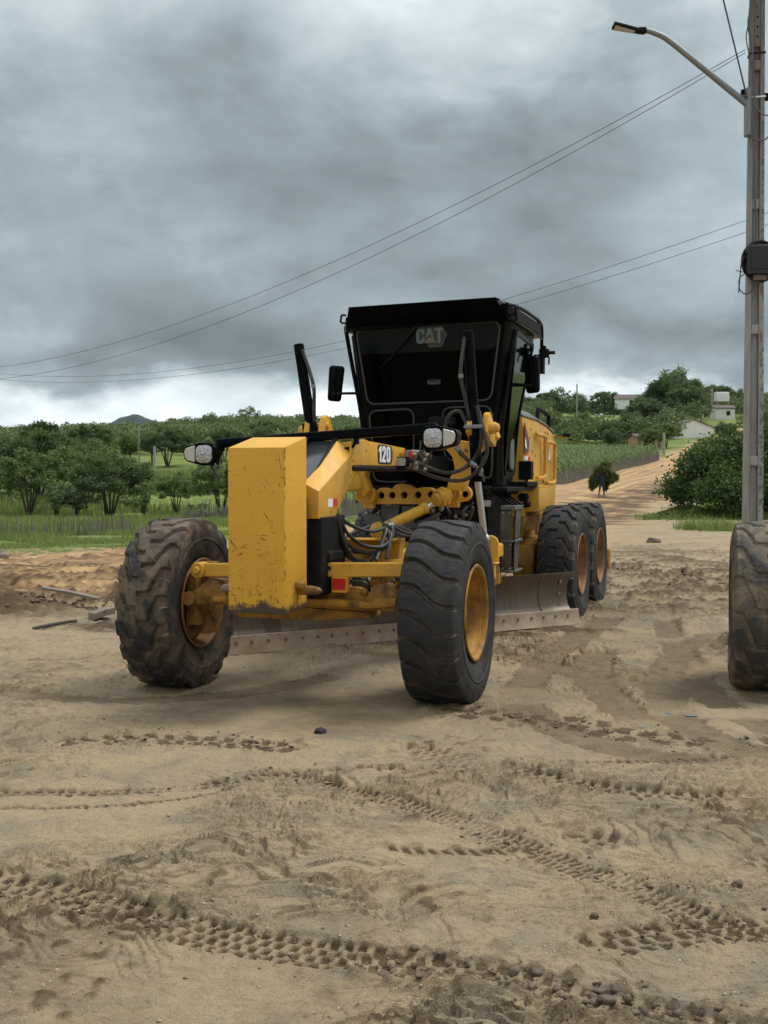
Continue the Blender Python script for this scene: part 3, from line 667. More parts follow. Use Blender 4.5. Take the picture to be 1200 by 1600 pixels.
# black kingpost behind the block, front frame bolsters, sloping black cover, top beam
b = MB(); b.box((-.10,-.17,.78),(.42,.262,1.36)); b.box((-.02,-.20,1.02),(.30,.28,1.10)); b.build('kingpost', M['black_matte'], G, bevel=.015)
fr = MB()
def bolster(mb, s):
    # profile stations along the frame: (u, ztop_inner, ztop_outer, zbottom)
    st = [(.445,1.60,1.545,1.345), (.425,1.61,1.55,1.345), (.10,1.735,1.677,1.345), (-.235,1.925,1.815,1.60), (-.30,1.93,1.83,1.655)]
    vi, vo = .13, .252; V = []
    for u, zi, zo, zb in st: V += [(u + (.06 if 0 else 0), s*vi, zi), (u, s*(vi+.012), zi), (u, s*vo, zo), (u, s*vo, zb), (u, s*vi, zb)]
    n = len(st); F = [(5*i+j, 5*i+(j+1) % 5, 5*(i+1)+(j+1) % 5, 5*(i+1)+j) for i in range(n-1) for j in range(5)]
    F += [(4,3,2,1,0), tuple(range(5*(n-1), 5*n))]; mb.add(V, F)
bolster(fr, 1); bolster(fr, -1)
# beam with the number panel
fr.prism([(-.255,1.74),(-.255,1.925),(-.55,1.945),(-1.69,1.905),(-1.69,1.83),(-1.50,1.82),(-1.50,1.745)], 1, .235, .250)
fr.prism([(-.255,1.74),(-.255,1.925),(-.55,1.945),(-1.69,1.905),(-1.69,1.83),(-1.50,1.82),(-1.50,1.745)], 1, -.250, -.235)
fr.box((-1.69,-.234,1.80),(-.30,.234,1.895))
main = fr.build('main_frame', M['yellow'], G, bevel=.007, seg=2)
for u, z in ((-.31,1.90),(-.31,1.775),(-.62,1.86),(-1.62,1.875),(.06,1.40),(.19,1.39),(-.05,1.50),(-.245,1.655)):
    b = MB(); b.cyl((u,.249,z),(u,.2545,z),.011,n=8); b.build('bolt_head', M['yellow_dirty'], main)
b = MB(); b.hexa([(.40,-.125,1.50),(.425,-.125,1.50),(.425,.125,1.50),(.40,.125,1.50)],[(-.33,-.125,1.915),(-.30,-.125,1.935),(-.30,.125,1.935),(-.33,.125,1.915)])
b.build('sloping_cover', mat('grey_gloss_cover', (.035,.037,.041), .22, dscale=3), main, bevel=.006)
for sg in (1, -1):
    b = MB(); b.prism([(.44,1.515),(.40,1.50),(-.30,1.95),(-.26,1.96)], 1, sg*.105, sg*.135); b.build('cover_edge', M['black'], main, bevel=.006)
b = MB(); b.box((-1.72,-.262,1.700),(-.27,.262,1.738)); b.box((-3.4,-.20,1.70),(-1.72,.20,1.86))
b.build('under_beam', M['black_matte'], main, bevel=.01)
# reflective sticker and red reflector
b = MB(); b.box((.255,.2525,1.425),(.155,.2545,1.485)); b.build('white_sticker', M['white'], main)
b = MB(); b.box((.154,.2525,1.425),(.058,.2545,1.487)); b.build('red_sticker', M['red'], main)

# number 120 on the beam: digits as plates in the (u,z) plane; forward is to the left when seen from this side
def digit_polys(ch):
    if ch == '1': return ([(0.0,.78),(0,.62),(.16,.66),(.16,0),(.40,0),(.40,1),(.22,1),(.12,.83)], [])
    if ch == '2':
        return ([(0,0),(.56,0),(.56,.17),(.27,.17),(.52,.50),(.57,.70),(.53,.90),(.40,1.0),(.17,1.0),(.04,.90),(0,.68),(.21,.68),(.23,.80),(.29,.84),(.34,.80),(.34,.68),(.28,.53),(0,.17)], [])
    if ch == '0': return (rrect(0,0,.58,1,.22,6), [rrect(.215,.17,.365,.83,.07,4)[::-1]])
pl = MB(); pl.prism([(-.915,1.775),(-.905,1.905),(-.95,1.921),(-1.27,1.912),(-1.315,1.87),(-1.312,1.80),(-1.265,1.757),(-.94,1.757)], 1, .2505, .2525)
num = pl.build('number_plate', M['logo_dark'], G)
pq = MB(); pq.prism([(-1.262,1.905),(-1.308,1.866),(-1.306,1.803),(-1.258,1.764)], 1, .2526, .2534); pq.build('plate_edge', M['plum'], num)
H = .105; x0 = 0
for ch, adv in (('1', .50), ('2', .66), ('0', .60)):
    o_, hs = digit_polys(ch); f2 = lambda P: [(-(.93 + (x0 + p[0]) * H * 1.72), 1.772 + p[1] * H * 1.30) for p in P]
    d = MB(); d.plate(f2(o_), [f2(q) for q in hs], 1, .2528, .2545); d.build('digit', M['white'], num); x0 += adv

# headlight bar
def bz(v): return 1.972 + .057 * v          # the bar hangs slightly askew
b = MB(); b.box((-.365,-.93,-.040),(-.28,.93,.038)); bar = b.mesh('headlight_bar', M['black'], bevel=.022, seg=3)
bar = link('headlight_bar', bar, None, G); bar.location = (0, 0, bz(0)); bar.rotation_euler = (math.atan(.057), 0, 0)
b = MB(); b.box((-.345,-.09,-.10),(-.30,-.065,-.0)); b.build('bar_bracket', M['black'], bar, bevel=.004); b = MB(); b.box((-.345,.255,-.085),(-.29,.285,.0)); b.tube([(-.30,.27,-.05),(-.285,.25,-.10),(-.24,.17,-.12)], .012, 8)
b.build('bar_bracket', M['black'], bar, bevel=.004)
def headlight(sg):
    h = MB(); outline = [(-.085,-.075),(-.095,.045),(-.07,.085),(.03,.092),(.165,.060),(.185,.03),(.175,-.035),(.15,-.06),(.02,-.095),(-.06,-.095)]
    ol = [(sg * y, z) for y, z in outline]
    h.prism(ol, 0, -.085, .045); h.prism([(y*.8, z*.8) for y, z in ol], 0, -.15, -.085)
    h.tube([(-.06,0,.06),(-.16,-sg*.03,.08),(-.20,-sg*.06,.03)], .018, 8)
    o = h.build('headlight', M['black'], G, bevel=.012, seg=2); o.location = (-.17, sg * .955, bz(sg * .955) - .085)
    l = MB(); sq = rrect(-.076,-.074,.066,.070,.045,6); V = []; c = (-.005, -.002)
    for k, (s_, x_) in enumerate(((1,.047),(.97,.058),(.7,.068),(.35,.073))): V += [(x_, sg*(c[0]+(p[0]-c[0])*s_), c[1]+(p[1]-c[1])*s_) for p in sq]
    n = len(sq); F = [(k*n+i, k*n+(i+1) % n, (k+1)*n+(i+1) % n, (k+1)*n+i) for k in range(3) for i in range(n)] + [tuple(range(3*n, 4*n))]
    l.add(V, F); l.rev([(.074,.016),(.076,.012),(.076,.0005)], 16, 0, (0, sg*-.005, 0)); l.build('lens', M['lens'], o)
    t = MB(); t.prism([(sg*y, z) for y, z in [(.074,-.068),(.074,.068),(.155,.046),(.17,.02),(.163,-.03),(.142,-.05)]], 0, .046, .058)
    t.build('turn_signal', mat('signal_lens', (.50,.48,.42), .25, dscale=60, var=.3, bump=.3, bscale=120), o, bevel=.006)
    t = MB(); t.tube([(-.02, -sg*.03, -.08), (-.03, -sg*.06, -.15), (-.03,-sg*.10,-.20)], .011, 6); t.tube([(0,-sg*.07,-.07),(.02,-sg*.11,-.11),(-.03,-sg*.12,-.02)], .009, 6); t.build('wire', M['hose'], o)
headlight(1); headlight(-1)

# front axle
b = MB()
b.hexa([(.20,-.79,.885),(.28,-.79,.885),(.28,.88,.925),(.20,.88,.925)],[(.20,-.79,.985),(.28,-.79,.985),(.28,.88,1.03),(.20,.88,1.03)])
b.cyl((.18,-.80,.935),(.30,-.80,.935),.062,n=20); b.cyl((.30,-.80,.935),(.325,-.80,.935),.030,n=12)
tie = b.build('lean_bar', M['yellow'], G, bevel=.008)
b = MB(); b.cyl((.281,.27,.975),(.284,.27,.975),.018,n=14); b.build('bolt_hole', M['dark_open'], tie)
b = MB(); b.box((.25,.30,.80),(.31,.42,.915)); b.build('reflector_holder', M['yellow'], tie, bevel=.004)
b = MB(); b.box((.312,.309,.822),(.315,.411,.905)); b.build('reflector', M['red'], tie)
b = MB()
b.prism([(-.62,.66),(-.62,.80),(-.10,.845),(.40,.835),(.55,.80),(.70,.80),(.76,.86),(.76,.68),(.55,.655),(.10,.67)], 0, -.02, .20)
b.prism([(-.66,.70),(-.66,.742),(.0,.757),(.60,.735),(.66,.765),(.80,.775),(.80,.715),(.58,.690),(.0,.715)], 0, .20, .33)
b.prism([(-.62,.62),(.0,.665),(.55,.645),(.55,.60),(.1,.57),(-.5,.57)], 0, -.10, .16)
b.build('front_axle', M['yellow_dirty'], G, bevel=.012, seg=2)
M['shaded_grimy_yellow'] = mat('shaded_grimy_yellow_paint', (.30, .145, .022), .7, dirt=(.03, .018, .012), dirt_amt=.95, dscale=9, bump=.3, bscale=50)  # knuckle grime, with the shade inside the wheel also darkened into the colour
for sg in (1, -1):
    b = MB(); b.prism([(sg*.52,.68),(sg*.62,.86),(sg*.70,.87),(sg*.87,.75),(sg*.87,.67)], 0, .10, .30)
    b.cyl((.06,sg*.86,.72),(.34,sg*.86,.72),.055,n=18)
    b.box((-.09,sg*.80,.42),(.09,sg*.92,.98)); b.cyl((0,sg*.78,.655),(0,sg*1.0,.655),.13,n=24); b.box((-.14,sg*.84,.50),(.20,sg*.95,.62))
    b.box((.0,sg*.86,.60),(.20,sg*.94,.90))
    b.build('wheel_knuckle', M['shaded_grimy_yellow'], G, bevel=.012, seg=2)
b = MB(); rs = random.Random(4)
b.tube([(.16,-.05,.88),(.18,.12,.885),(.18,.28,.875)], .022, 8); b.tube([(.16,-.05,.84),(.17,.10,.85),(.18,.28,.85)], .022, 8)
b.cyl((.18,.24,.885),(.18,.30,.883),.032,n=10); b.cyl((.18,.22,.852),(.18,.32,.850),.030,n=10); b.tube([(.18,.42,.86),(.18,.50,.86),(.17,.53,.835),(.16,.53,.80)], .024, 8)
for k in range(9): b.tube([(.02, .2 + .07*k, .88 + .06*rs.random()), (.05, .24 + .07*k, .84 + .07*rs.random()), (.0, .33 + .06*k, .86 + .05*rs.random())], .016, 6)
b.build('steering_hose', M['hose'], G)
b = MB(); b.cyl((.14,.55,.855),(.22,.66,.87),.03,n=10); b.ball((.2,.52,.80),.03); b.ball((.1,.60,.82),.035); b.box((.08,.56,.86),(.16,.68,.93)); b.build('steering_linkage', M['yellow_dirty'], G, bevel=.004)

# drawbar: cross plate behind the kingpost and the A-frame back to the circle
b = MB()
b.hexa([(-1.02,-.30,.93),(-.90,-.30,.93),(-.90,.43,.97),(-1.02,.43,.97)],[(-1.02,-.26,1.13),(-.90,-.26,1.13),(-.90,.46,1.135),(-1.02,.46,1.135)])
b.box((-.90,-.30,.92),(-.88,-.12,1.13)); b.box((-.905,-.30,1.128),(-.70,.46,1.142))
b.hexa([(-2.9,-.80,.86),(-2.75,-.62,.86),(-.9,.02,.86),(-.9,-.16,.86)],[(-2.9,-.80,1.02),(-2.75,-.62,1.02),(-.9,.02,1.02),(-.9,-.16,1.02)])
b.hexa([(-2.9,.62,.86),(-2.75,.80,.86),(-.9,.30,.86),(-.9,.12,.86)],[(-2.9,.62,1.02),(-2.75,.80,1.02),(-.9,.30,1.02),(-.9,.12,1.02)])
b.box((-3.0,-.85,.88),(-2.78,.85,1.0)); b.box((-.9,.1,.80),(.05,.24,.93))
# bracket that takes the lift rod
b.prism([(.80,.86),(.80,1.105),(.90,1.105),(.945,1.08),(.96,1.03),(.96,.86)], 0, -2.36, -2.32); b.box((-2.36,.78,.84),(-2.22,.965,.862)); b.box((-2.32,.80,1.03),(-2.25,.87,1.06)); b.cyl((-2.36,.84,.70),(-2.36,.84,.85),.085,n=18); b.box((-3.0,.60,.87),(-2.34,.86,.99))
b.build('drawbar', M['yellow'], G, bevel=.008)
b = MB(); b.cyl((-3.35,.42,.78),(-2.7,.80,.78),.09,n=20); b.cyl((-2.75,.77,.62),(-2.75,.77,.86),.085,n=20); b.build('circle_drive', M['yellow_dirty'], G)
b = MB(); b.rev([(.58,.78),(.72,.78),(.72,.62),(.58,.62)], 56, 2, (-2.95, 0, 0), True)
for i in range(44):
    a = 2*math.pi*i/44; b.box((-.02,-.03,.60),(.05,.03,.70), Matrix.Translation((-2.95,0,0)) @ Matrix.Rotation(a, 4, 'Z') @ Matrix.Translation((.78,0,0)))
b.build('circle', M['yellow_dirty'], G)

# saddle bar with seven holes
def P2(L): return [(p[0], p[1]) for p in L]
top = []; hx = [-.50 + i * .166 for i in range(7)]; hx[6] = .545
zc_ = lambda v: 1.470 + .022 * v
out = []
for a in range(90, 271, 20): out.append((-.51 + .075*math.cos(R(a)), 1.462 + .075*math.sin(R(a))))
out += [(-.44,1.378),(.40,1.383),(.50,1.405)]
for a in range(-70, 91, 20): out.append((.535 + .075*math.cos(R(a)), 1.487 + .075*math.sin(R(a))))
out += [(.44,1.535),(.36,1.51),(.27,1.515),(.20,1.545),(.12,1.548),(.05,1.535),(-.02,1.575),(-.10,1.585),(-.16,1.57),(-.20,1.525),(-.26,1.545),(-.32,1.54),(-.36,1.51),(-.42,1.515)]
b = MB(); holes = [circ(v, 1.472 + .02*v, .034, 16)[::-1] for v in (-.51,-.31,-.195,-.07,.07,.20,.545)]
b.plate(out, holes, 0, -2.76, -2.69); sad = b.build('saddle_bar', M['yellow'], G, bevel=.006)
b = MB(); b.box((-2.775,-.60,1.39),(-2.764,.60,1.56)); b.build('backing_plate', M['black_matte'], sad)
for v, z in ((-.425,1.468),(.44,1.485)):
    b = MB(); b.cyl((-2.685,v,z),(-2.60,v,z),.085,n=24); b.cyl((-2.60,v,z),(-2.585,v,z),.045,n=16); b.box((-2.69,v-.05,z-.13),(-2.63,v+.06,z-.05)); b.build('pivot_pin', M['yellow'], sad, bevel=.006)

# lift arms (right one traced from its side, left one its mirror)
arm = [(.84,2.06),(.90,2.10),(.93,2.02),(.80,1.93),(.735,1.87),(.70,1.78),(.655,1.70),(.62,1.60),(.60,1.51),(.43,1.53),(.44,1.60),(.47,1.66),(.505,1.70),(.50,1.76),(.48,1.84),(.42,1.91),(.36,1.955),(.42,2.02),(.50,2.005),(.62,1.985),(.72,1.985)]
for sg in (1, -1):
    b = MB(); b.prism([(sg*y, z) for y, z in arm], 0, -2.58, -2.44)
    if sg < 0: b.prism([(-.50,1.50),(-.42,1.45),(-.36,1.52),(-.42,1.68),(-.30,1.76),(-.62,1.78),(-.60,1.70)], 0, -2.64, -2.50)
    o = b.build('lift_arm', M['yellow'], G, bevel=.02, seg=2)
    c = MB()
    for dv in (-.075, .075):
        v = sg*.80 + dv
        c.prism([(-2.20+.10,2.06),(-2.20+.03,2.22),(-2.20-.03,2.245),(-2.30,2.22),(-2.40,2.10),(-2.52,2.0),(-2.46,1.93),(-2.25,1.98)], 1, v - .026, v + .026)
    c.cyl((-2.22,sg*.80+sg*.09,2.10),(-2.22,sg*.80+sg*.16,2.10),.062,.052,n=18); c.ball((-2.22,sg*.965,2.10),(.045,.03,.045))
    c.cyl((-2.22,sg*.80-.12,2.14),(-2.22,sg*.80+.12,2.14),.035,n=14)
    c.build('yoke', M['yellow'], o, bevel=.012, seg=2)
for v, z, r_ in ((.565,1.865,.02),(.62,1.90,.016),(.66,1.80,.018)):
    b = MB(); b.cyl((-2.442,v,z),(-2.425,v,z),r_,n=10); b.build('arm_boss', M['yellow_dirty'], G)

# blade lift cylinders
def lift(sg, top, bot, rod_end, name='lift_cylinder'):
    top, bot, rod_end = Vector(top), Vector(bot), Vector(rod_end); d = (bot - top).normalized(); L = (bot - top).length
    b = MB(); b.tube([top, top + d*.02, top + d*.09, top + d*.095, top + d*.10, top + d*.62, bot - d*.10, bot], [.047,.050,.050,.053,.0495,.053,.056,.058], 24, smooth=False)
    b.box((-.06,-.06,-.03),(.06,.06,.03), Matrix.Translation(bot) @ d.to_track_quat('Z','Y').to_matrix().to_4x4())
    mid = top.lerp(bot, .62); b.box((-.055,-.07,-.05),(.055,.07,.05), Matrix.Translation(mid) @ d.to_track_quat('Z','Y').to_matrix().to_4x4())
    o = b.build(name, M['black'], G, bevel=.004)
    r = MB(); r.tube([bot, rod_end], .031, 20, smooth=False); r.ball(rod_end, .055); r.build('piston_rod', M['chrome'], o)
    h = MB(); q = Vector((.045, -.03, 0)) if sg > 0 else Vector((.03, .05, 0)); 
    h.tube([top + d*.06 + q*.8, top + d*.16 + q*1.3, top + d*.30 + q*2.0, top + d*.45 + q*2.3, top + d*.65 + q*1.5, top + d*.85 + q*.9, bot - d*.42 + q*1.2], .018, 10)
    h.build('hose', M['hose'], o)
    for t_ in ((.42, .023),):
        k = MB(); p = top + d*t_[0] + q*2.28; k.cyl(p - d*.018, p + d*.018, t_[1], n=10); k.build('hose_clamp', M['galv'], o)
lift(1, (-2.2,.695,2.99), (-2.2,.789,1.633), (-2.31,.832,1.07))
lift(-1, (-2.2,-.985,2.93), (-2.2,-.775,1.62), (-2.31,-.80,1.06))
# shift cylinder from the left of the drawbar up to the saddle
b = MB(); b.tube([(-2.00,-.085,1.160),(-2.33,.215,1.338),(-2.335,.22,1.341),(-2.365,.247,1.357)], [.050,.050,.056,.056], 22, smooth=False); b.ball((-1.98,-.10,1.15),.085)
sh = b.build('shift_cylinder', M['yellow'], G)
b = MB(); b.tube([(-2.365,.247,1.357),(-2.50,.41,1.452)], .026, 16, smooth=False); b.build('piston_rod', M['chrome'], sh)
b = MB(); b.tube([(-2.06,-.028,1.194),(-2.075,-.013,1.202)], .053, 20, smooth=False); b.build('hose_clamp', M['galv'], sh)
b = MB(); D = Vector((-.14,.105,.064)).normalized(); c0 = Vector((-2.40,.385,1.452))
for k, rr in ((-.055,.062),(-.012,.088),(.035,.092),(.085,.06)): b.tube([c0 + D*k - D*.02, c0 + D*k + D*.02], rr, 20, smooth=False)
b.ball(c0 + Vector((.03,.03,.01)), .060); b.build('ball_socket', M['yellow'], sh, bevel=.004)
b = MB(); b.tube([(-2.05,.02,1.10),(-2.35,.33,1.27),(-2.42,.36,1.30)], .022, 8); b.build('hose', M['hose'], sh)

# bundle of hoses looping from the frame to the drawbar
hoses = [ [(.10,.20,1.36),(.05,.215,1.22),(-.10,.25,1.06),(-.30,.30,.98),(-.5,.34,.97)], [(.08,.22,1.36),(.02,.24,1.2),(-.14,.28,1.05),(-.35,.33,.975)],
 [(.05,.235,1.36),(-.02,.26,1.20),(-.16,.31,1.09),(-.32,.40,1.055),(-.48,.47,1.10),(-.56,.46,1.22),(-.9,.30,1.24)], [(.03,.25,1.36),(-.06,.29,1.22),(-.22,.36,1.12),(-.40,.46,1.10),(-.52,.50,1.18),(-.62,.46,1.26),(-1.0,.28,1.24)],
 [(.02,.225,1.37),(-.15,.28,1.28),(-.36,.37,1.22),(-.6,.42,1.235),(-.95,.40,1.21),(-1.4,.42,1.16)], [(-.35,.38,.99),(-.46,.42,1.10),(-.58,.42,1.22),(-.8,.34,1.25)],
 [(-.30,.44,1.0),(-.42,.44,1.10),(-.56,.44,1.23),(-.72,.36,1.27)], [(-.38,.50,1.01),(-.46,.50,1.12),(-.58,.48,1.23),(-.8,.44,1.25),(-1.2,.46,1.18)], [(.06,.26,1.34),(.0,.28,1.16),(-.14,.31,1.03),(-.30,.36,.985)],
 [(-.55,.30,1.25),(-.42,.20,1.20),(-.30,.16,1.14),(-.22,.24,1.08),(-.34,.36,1.05)], [(-.6,.48,1.25),(-.85,.52,1.19),(-1.2,.56,1.16)], [(-.6,.44,1.24),(-.85,.47,1.17),(-1.2,.5,1.15)] ]
for h_ in hoses:
    b = MB(); b.tube(h_, .0145, 10); b.build('hose', M['hose'], G)
b = MB(); b.cyl((-.60,.44,1.243),(-.63,.47,1.249),.036,n=12); b.build('hose_clamp', M['galv'], G)
# hoses from the beam to the right-hand lift cylinder
for h_ in ([(-1.62,.28,1.83),(-1.75,.38,1.76),(-1.95,.52,1.69),(-2.10,.62,1.70),(-2.15,.74,1.78),(-2.13,.83,1.92),(-2.12,.84,2.10),(-2.12,.80,2.30)],
           [(-1.62,.28,1.80),(-1.78,.36,1.70),(-1.96,.50,1.635),(-2.10,.64,1.615),(-2.12,.76,1.66),(-2.10,.88,1.80),(-2.10,.90,1.95),(-2.10,.86,2.10),(-2.12,.82,2.25)],
           [(-2.15,.70,2.13),(-2.16,.63,2.25),(-2.17,.53,2.22),(-2.18,.49,2.10),(-2.25,.49,2.0)], [(-2.13,.62,1.90),(-2.13,.72,1.80),(-2.13,.80,1.73)]):
    b = MB(); b.tube(h_, .0185, 10); b.build('hose', M['hose'], G)
b = MB(); b.box((-2.13,.69,2.09),(-2.07,.86,2.125)); b.build('hose_clamp', M['galv'], G, bevel=.006)
b = MB(); b.tube([(-2.13,.80,1.73),(-2.13,.84,1.71),(-2.14,.83,1.66)], .02, 8); b.build('hose_fitting', M['galv'], G); b = MB(); b.cyl((-2.13,.74,1.785),(-2.13,.79,1.745),.024,n=10); b.build('hose_fitting', M['galv'], G); b = MB(); b.cyl((-2.13,.60,1.925),(-2.13,.635,1.89),.024,n=10); b.build('hose_fitting', M['galv'], G)

# valve cluster and work lamp at the end of the beam
b = MB(); b.box((-1.60,.22,1.745),(-1.52,.30,1.87)); b.build('valve_block', M['yellow'], G, bevel=.006)
b = MB(); b.box((-1.56,.30,1.80),(-1.50,.34,1.885)); b.cyl((-1.54,.33,1.84),(-1.54,.40,1.84),.022,n=10); b.cyl((-1.58,.34,1.87),(-1.60,.46,1.862),.02,n=10); b.cyl((-1.62,.42,1.84),(-1.66,.50,1.83),.026,n=8)
for k in range(10): b.ball((-1.62 + .05*rs.random(), .28 + .20*rs.random(), 1.70 + .16*rs.random()), .02 + .012*rs.random(), 8)
b.build('valve_fittings', M['steel'], G)
b = MB(); b.box((-1.55,.345,1.82),(-1.50,.372,1.872)); b.build('red_tag', M['red'], G)
wk = MB(); wk.prism(rrect(.235,1.735,.345,1.825,.02), 0, -1.52, -1.44); wk = wk.build('work_lamp', M['black'], G, bevel=.006)
b = MB(); b.prism(rrect(.247,1.747,.333,1.815,.018), 0, -1.438, -1.432); b.build('lens', M['lens'], wk)

# moldboard: curved plate set at an angle
A_, B_ = Vector((-1.485,-1.472,.025)), Vector((-4.30,1.259,.080)); dr = (B_ - A_).normalized(); nr = Vector((-dr.y, dr.x, 0));
if nr.x < 0: nr = -nr                       # towards the front
L_ = (B_ - A_).length
cv = [(.115,.125),(.055,.16),(.018,.20),(.0,.26),(-.008,.32),(-.002,.38),(.018,.44),(.048,.50),(.075,.545)]
def sweep(mb, prof, th, s0, s1, n=24):
    V = []; k = len(prof)
    for i in range(n + 1):
        p = A_ + dr * (s0 + (s1 - s0) * i / n)
        V += [p + nr * a + Vector((0,0,z)) for a, z in prof] + [p + nr * (a - th) + Vector((0,0,z)) for a, z in prof[::-1]]
    m = 2*k; F = [(i*m + j, i*m + (j+1) % m, (i+1)*m + (j+1) % m, (i+1)*m + j) for i in range(n) for j in range(m)]
    F += [tuple(range(m)), tuple(range(n*m, n*m + m))[::-1]]; mb.add(V, F)
def blade_mat():
    m = bpy.data.materials.new('worn_blade_steel'); m.use_nodes = True; nt = m.node_tree; b = nt.nodes['Principled BSDF']
    tc = nd(nt, 'ShaderNodeTexCoord').outputs['Object']
    mp = nd(nt, 'ShaderNodeMapping', {0: tc, 'Rotation': (0, 0, -math.atan2(dr.y, dr.x)), 'Scale': (1, 1, 1)}).outputs[0]
    st = nd(nt, 'ShaderNodeMapping', {0: mp, 'Scale': (26, 1, 1.2)}).outputs[0]
    c = ramp(nt, noise(nt, st, 2.0, 6, .65), [(.3, (.080,.060,.042)), (.5, (.120,.092,.066)), (.7, (.17,.134,.10))])
    c = mixc(nt, ramp(nt, noise(nt, mp, 2.2, 7, .65), [(.45, 0), (.7, .7)]), c, (.145, .098, .064))
    z = nd(nt, 'ShaderNodeSeparateXYZ', {0: tc}).outputs[2]
    c = mixc(nt, ramp(nt, mth(nt, 'ADD', z, mth(nt, 'MULTIPLY', noise(nt, st, 1.2, 5, .7), .05)), [(.15, 1), (.22, 0)]), c, (.10, .055, .032))
    nt.links.new(c, b.inputs['Base Color']); b.inputs['Metallic'].default_value = .15; b.inputs['Roughness'].default_value = .45; b.inputs['Specular IOR Level'].default_value = .3
    bn = nd(nt, 'ShaderNodeBump', {'Strength': .15, 'Distance': .01, 'Height': noise(nt, st, 3, 5, .6)}); nt.links.new(bn.outputs[0], b.inputs['Normal'])
    return m
M['blade'] = blade_mat()
b = MB(); sweep(b, cv, .022, 0, L_); bl = b.build('blade', M['blade'], G, thr=50)
b = MB(); sweep(b, [(.165,-.012),(.138,.05),(.122,.115),(.118,.155)], .020, -.06, L_ + .09); ce = b.build('cutting_edge', mat('bare_worn_edge', (.42,.33,.23), .6, metal=.05, dirt=(.22,.125,.065), dirt_amt=.95, dscale=3, bump=.25), G, bevel=.004)
M['bolt_rust'] = mat('rusty_bolt', (.15,.10,.068), .8, dscale=8, var=.6)
n = 24
for i in range(n):
    p = A_ + dr * (.10 + (L_ - .15) * i / (n - 1) + .012 * math.sin(i * 5.1)) + nr * .128 + Vector((0,0,.092)); b = MB(); b.cyl(p, p + (nr + Vector((0,0,.35))).normalized() * .010, .017, .013, n=8); b.build('bolt_head', M['bolt_rust'], ce)
# wear bands, end bit
M['rust'] = mat('rust_stain', (.085,.045,.028), .7, dscale=12)
for s0 in (.42, 2.78):
    b = MB(); sweep(b, [(a + .006, z) for a, z in cv[1:-1]], .004, s0, s0 + .17, 2); b.build('wear_band', M['rust'], bl)
b = MB(); sweep(b, [(a + .010, z) for a, z in cv], .008, L_ - .36, L_ + .012, 3); eb = b.build('end_bit', M['blade'], bl, bevel=.003)
for z, a in ((.20,.026),(.32,.004),(.45,.034)):
    p = A_ + dr * (L_ - .10) + nr * a + Vector((0,0,z)); b = MB(); b.cyl(p, p + nr * .016, .020, n=8); b.build('bolt_head', M['steel'], bl)
b = MB(); mid = A_.lerp(B_, .5)
for s in (.28,.5,.72):
    p = A_.lerp(B_, s) - nr*.12; b.box((-.06,-.05,.30),(.10,.05,.66), Matrix.Translation(p) @ Matrix.Rotation(math.atan2(nr.y, nr.x), 4, 'Z'))
b.cyl(A_.lerp(B_, .2) - nr*.1 + Vector((0,0,.42)), A_.lerp(B_, .8) - nr*.1 + Vector((0,0,.42)), .05, n=14)
b.build('blade_mount', M['yellow_dirty'], bl, bevel=.008)
# ---------------------------------------------------------------- cab
# horizontal sections: z, front u, front half width, mid half width, rear u, rear half width
CS = [(1.50,-3.40,.66,.70,-4.40,.66), (2.15,-3.36,.665,.70,-4.46,.68), (2.40,-3.34,.705,.74,-4.52,.72), (3.20,-3.25,.815,.845,-4.74,.83), (3.30,-3.22,.845,.87,-4.78,.86)]
def cab_ring(z, uf, hf, hm, ur, hr): return [(uf, -hf, z), (uf, hf, z), (uf - .16, hm + .025, z), (ur + .15, hr + .02, z), (ur, hr - .06, z), (ur, -hr + .06, z), (ur + .15, -hr - .02, z), (uf - .16, -hm - .025, z)]
b = MB(); V = []
for c in CS: V += cab_ring(*c)
k = 8; n = len(CS)
F = [(i*k + j, i*k + (j+1) % k, (i+1)*k + (j+1) % k, (i+1)*k + j) for i in range(n-1) for j in range(k)] + [tuple(range(k))[::-1], tuple(range((n-1)*k, n*k))]
b.add(V, F); cab = b.build('cab', M['black'], G, bevel=.012, seg=2)
# roof with chamfered edges and a slightly tilted brow
def tz(z, v): return z + .022 * v
b = MB(); Vb = [(-3.19,-.86),(-3.19,.86),(-3.30,.905),(-4.74,.905),(-4.83,.84),(-4.83,-.84),(-4.74,-.905),(-3.30,-.905)]
lev = [(3.19, 1.0, 0), (3.325, 1.0, .02), (3.40, .885, .10), (3.418, .80, .06)]; V = []
for z, s, _ in lev: V += [(-4.12 + (u + 4.12) * (s if s == 1 else (s + .10)), v * s, tz(z, v)) for u, v in Vb]
F = [(i*8 + j, i*8 + (j+1) % 8, (i+1)*8 + (j+1) % 8, (i+1)*8 + j) for i in range(3) for j in range(8)] + [tuple(range(8))[::-1], tuple(range(24, 32))]
b.add(V, F); roof = b.build('roof', M['black'], G, bevel=.01, seg=2)
b = MB(); b.hexa([(-3.175,-.79,3.375),(-3.03,-.78,3.375),(-3.03,.77,3.405),(-3.175,.78,3.405)],[(-3.175,-.79,3.395),(-3.03,-.78,3.39),(-3.03,.77,3.421),(-3.175,.78,3.425)])
b.hexa([(-3.20,-.86,3.20),(-3.185,-.86,3.20),(-3.185,.86,3.215),(-3.20,.86,3.215)],[(-3.20,-.79,3.372),(-3.04,-.78,3.372),(-3.04,.77,3.402),(-3.20,.79,3.402)])
b.build('brow', M['black'], roof, bevel=.006)
b = MB(); b.prism(rrect(-.36,3.39,-.20,3.432,.015), 0, -3.32, -3.24); b.build('roof_lamp', M['black_matte'], roof, bevel=.01)
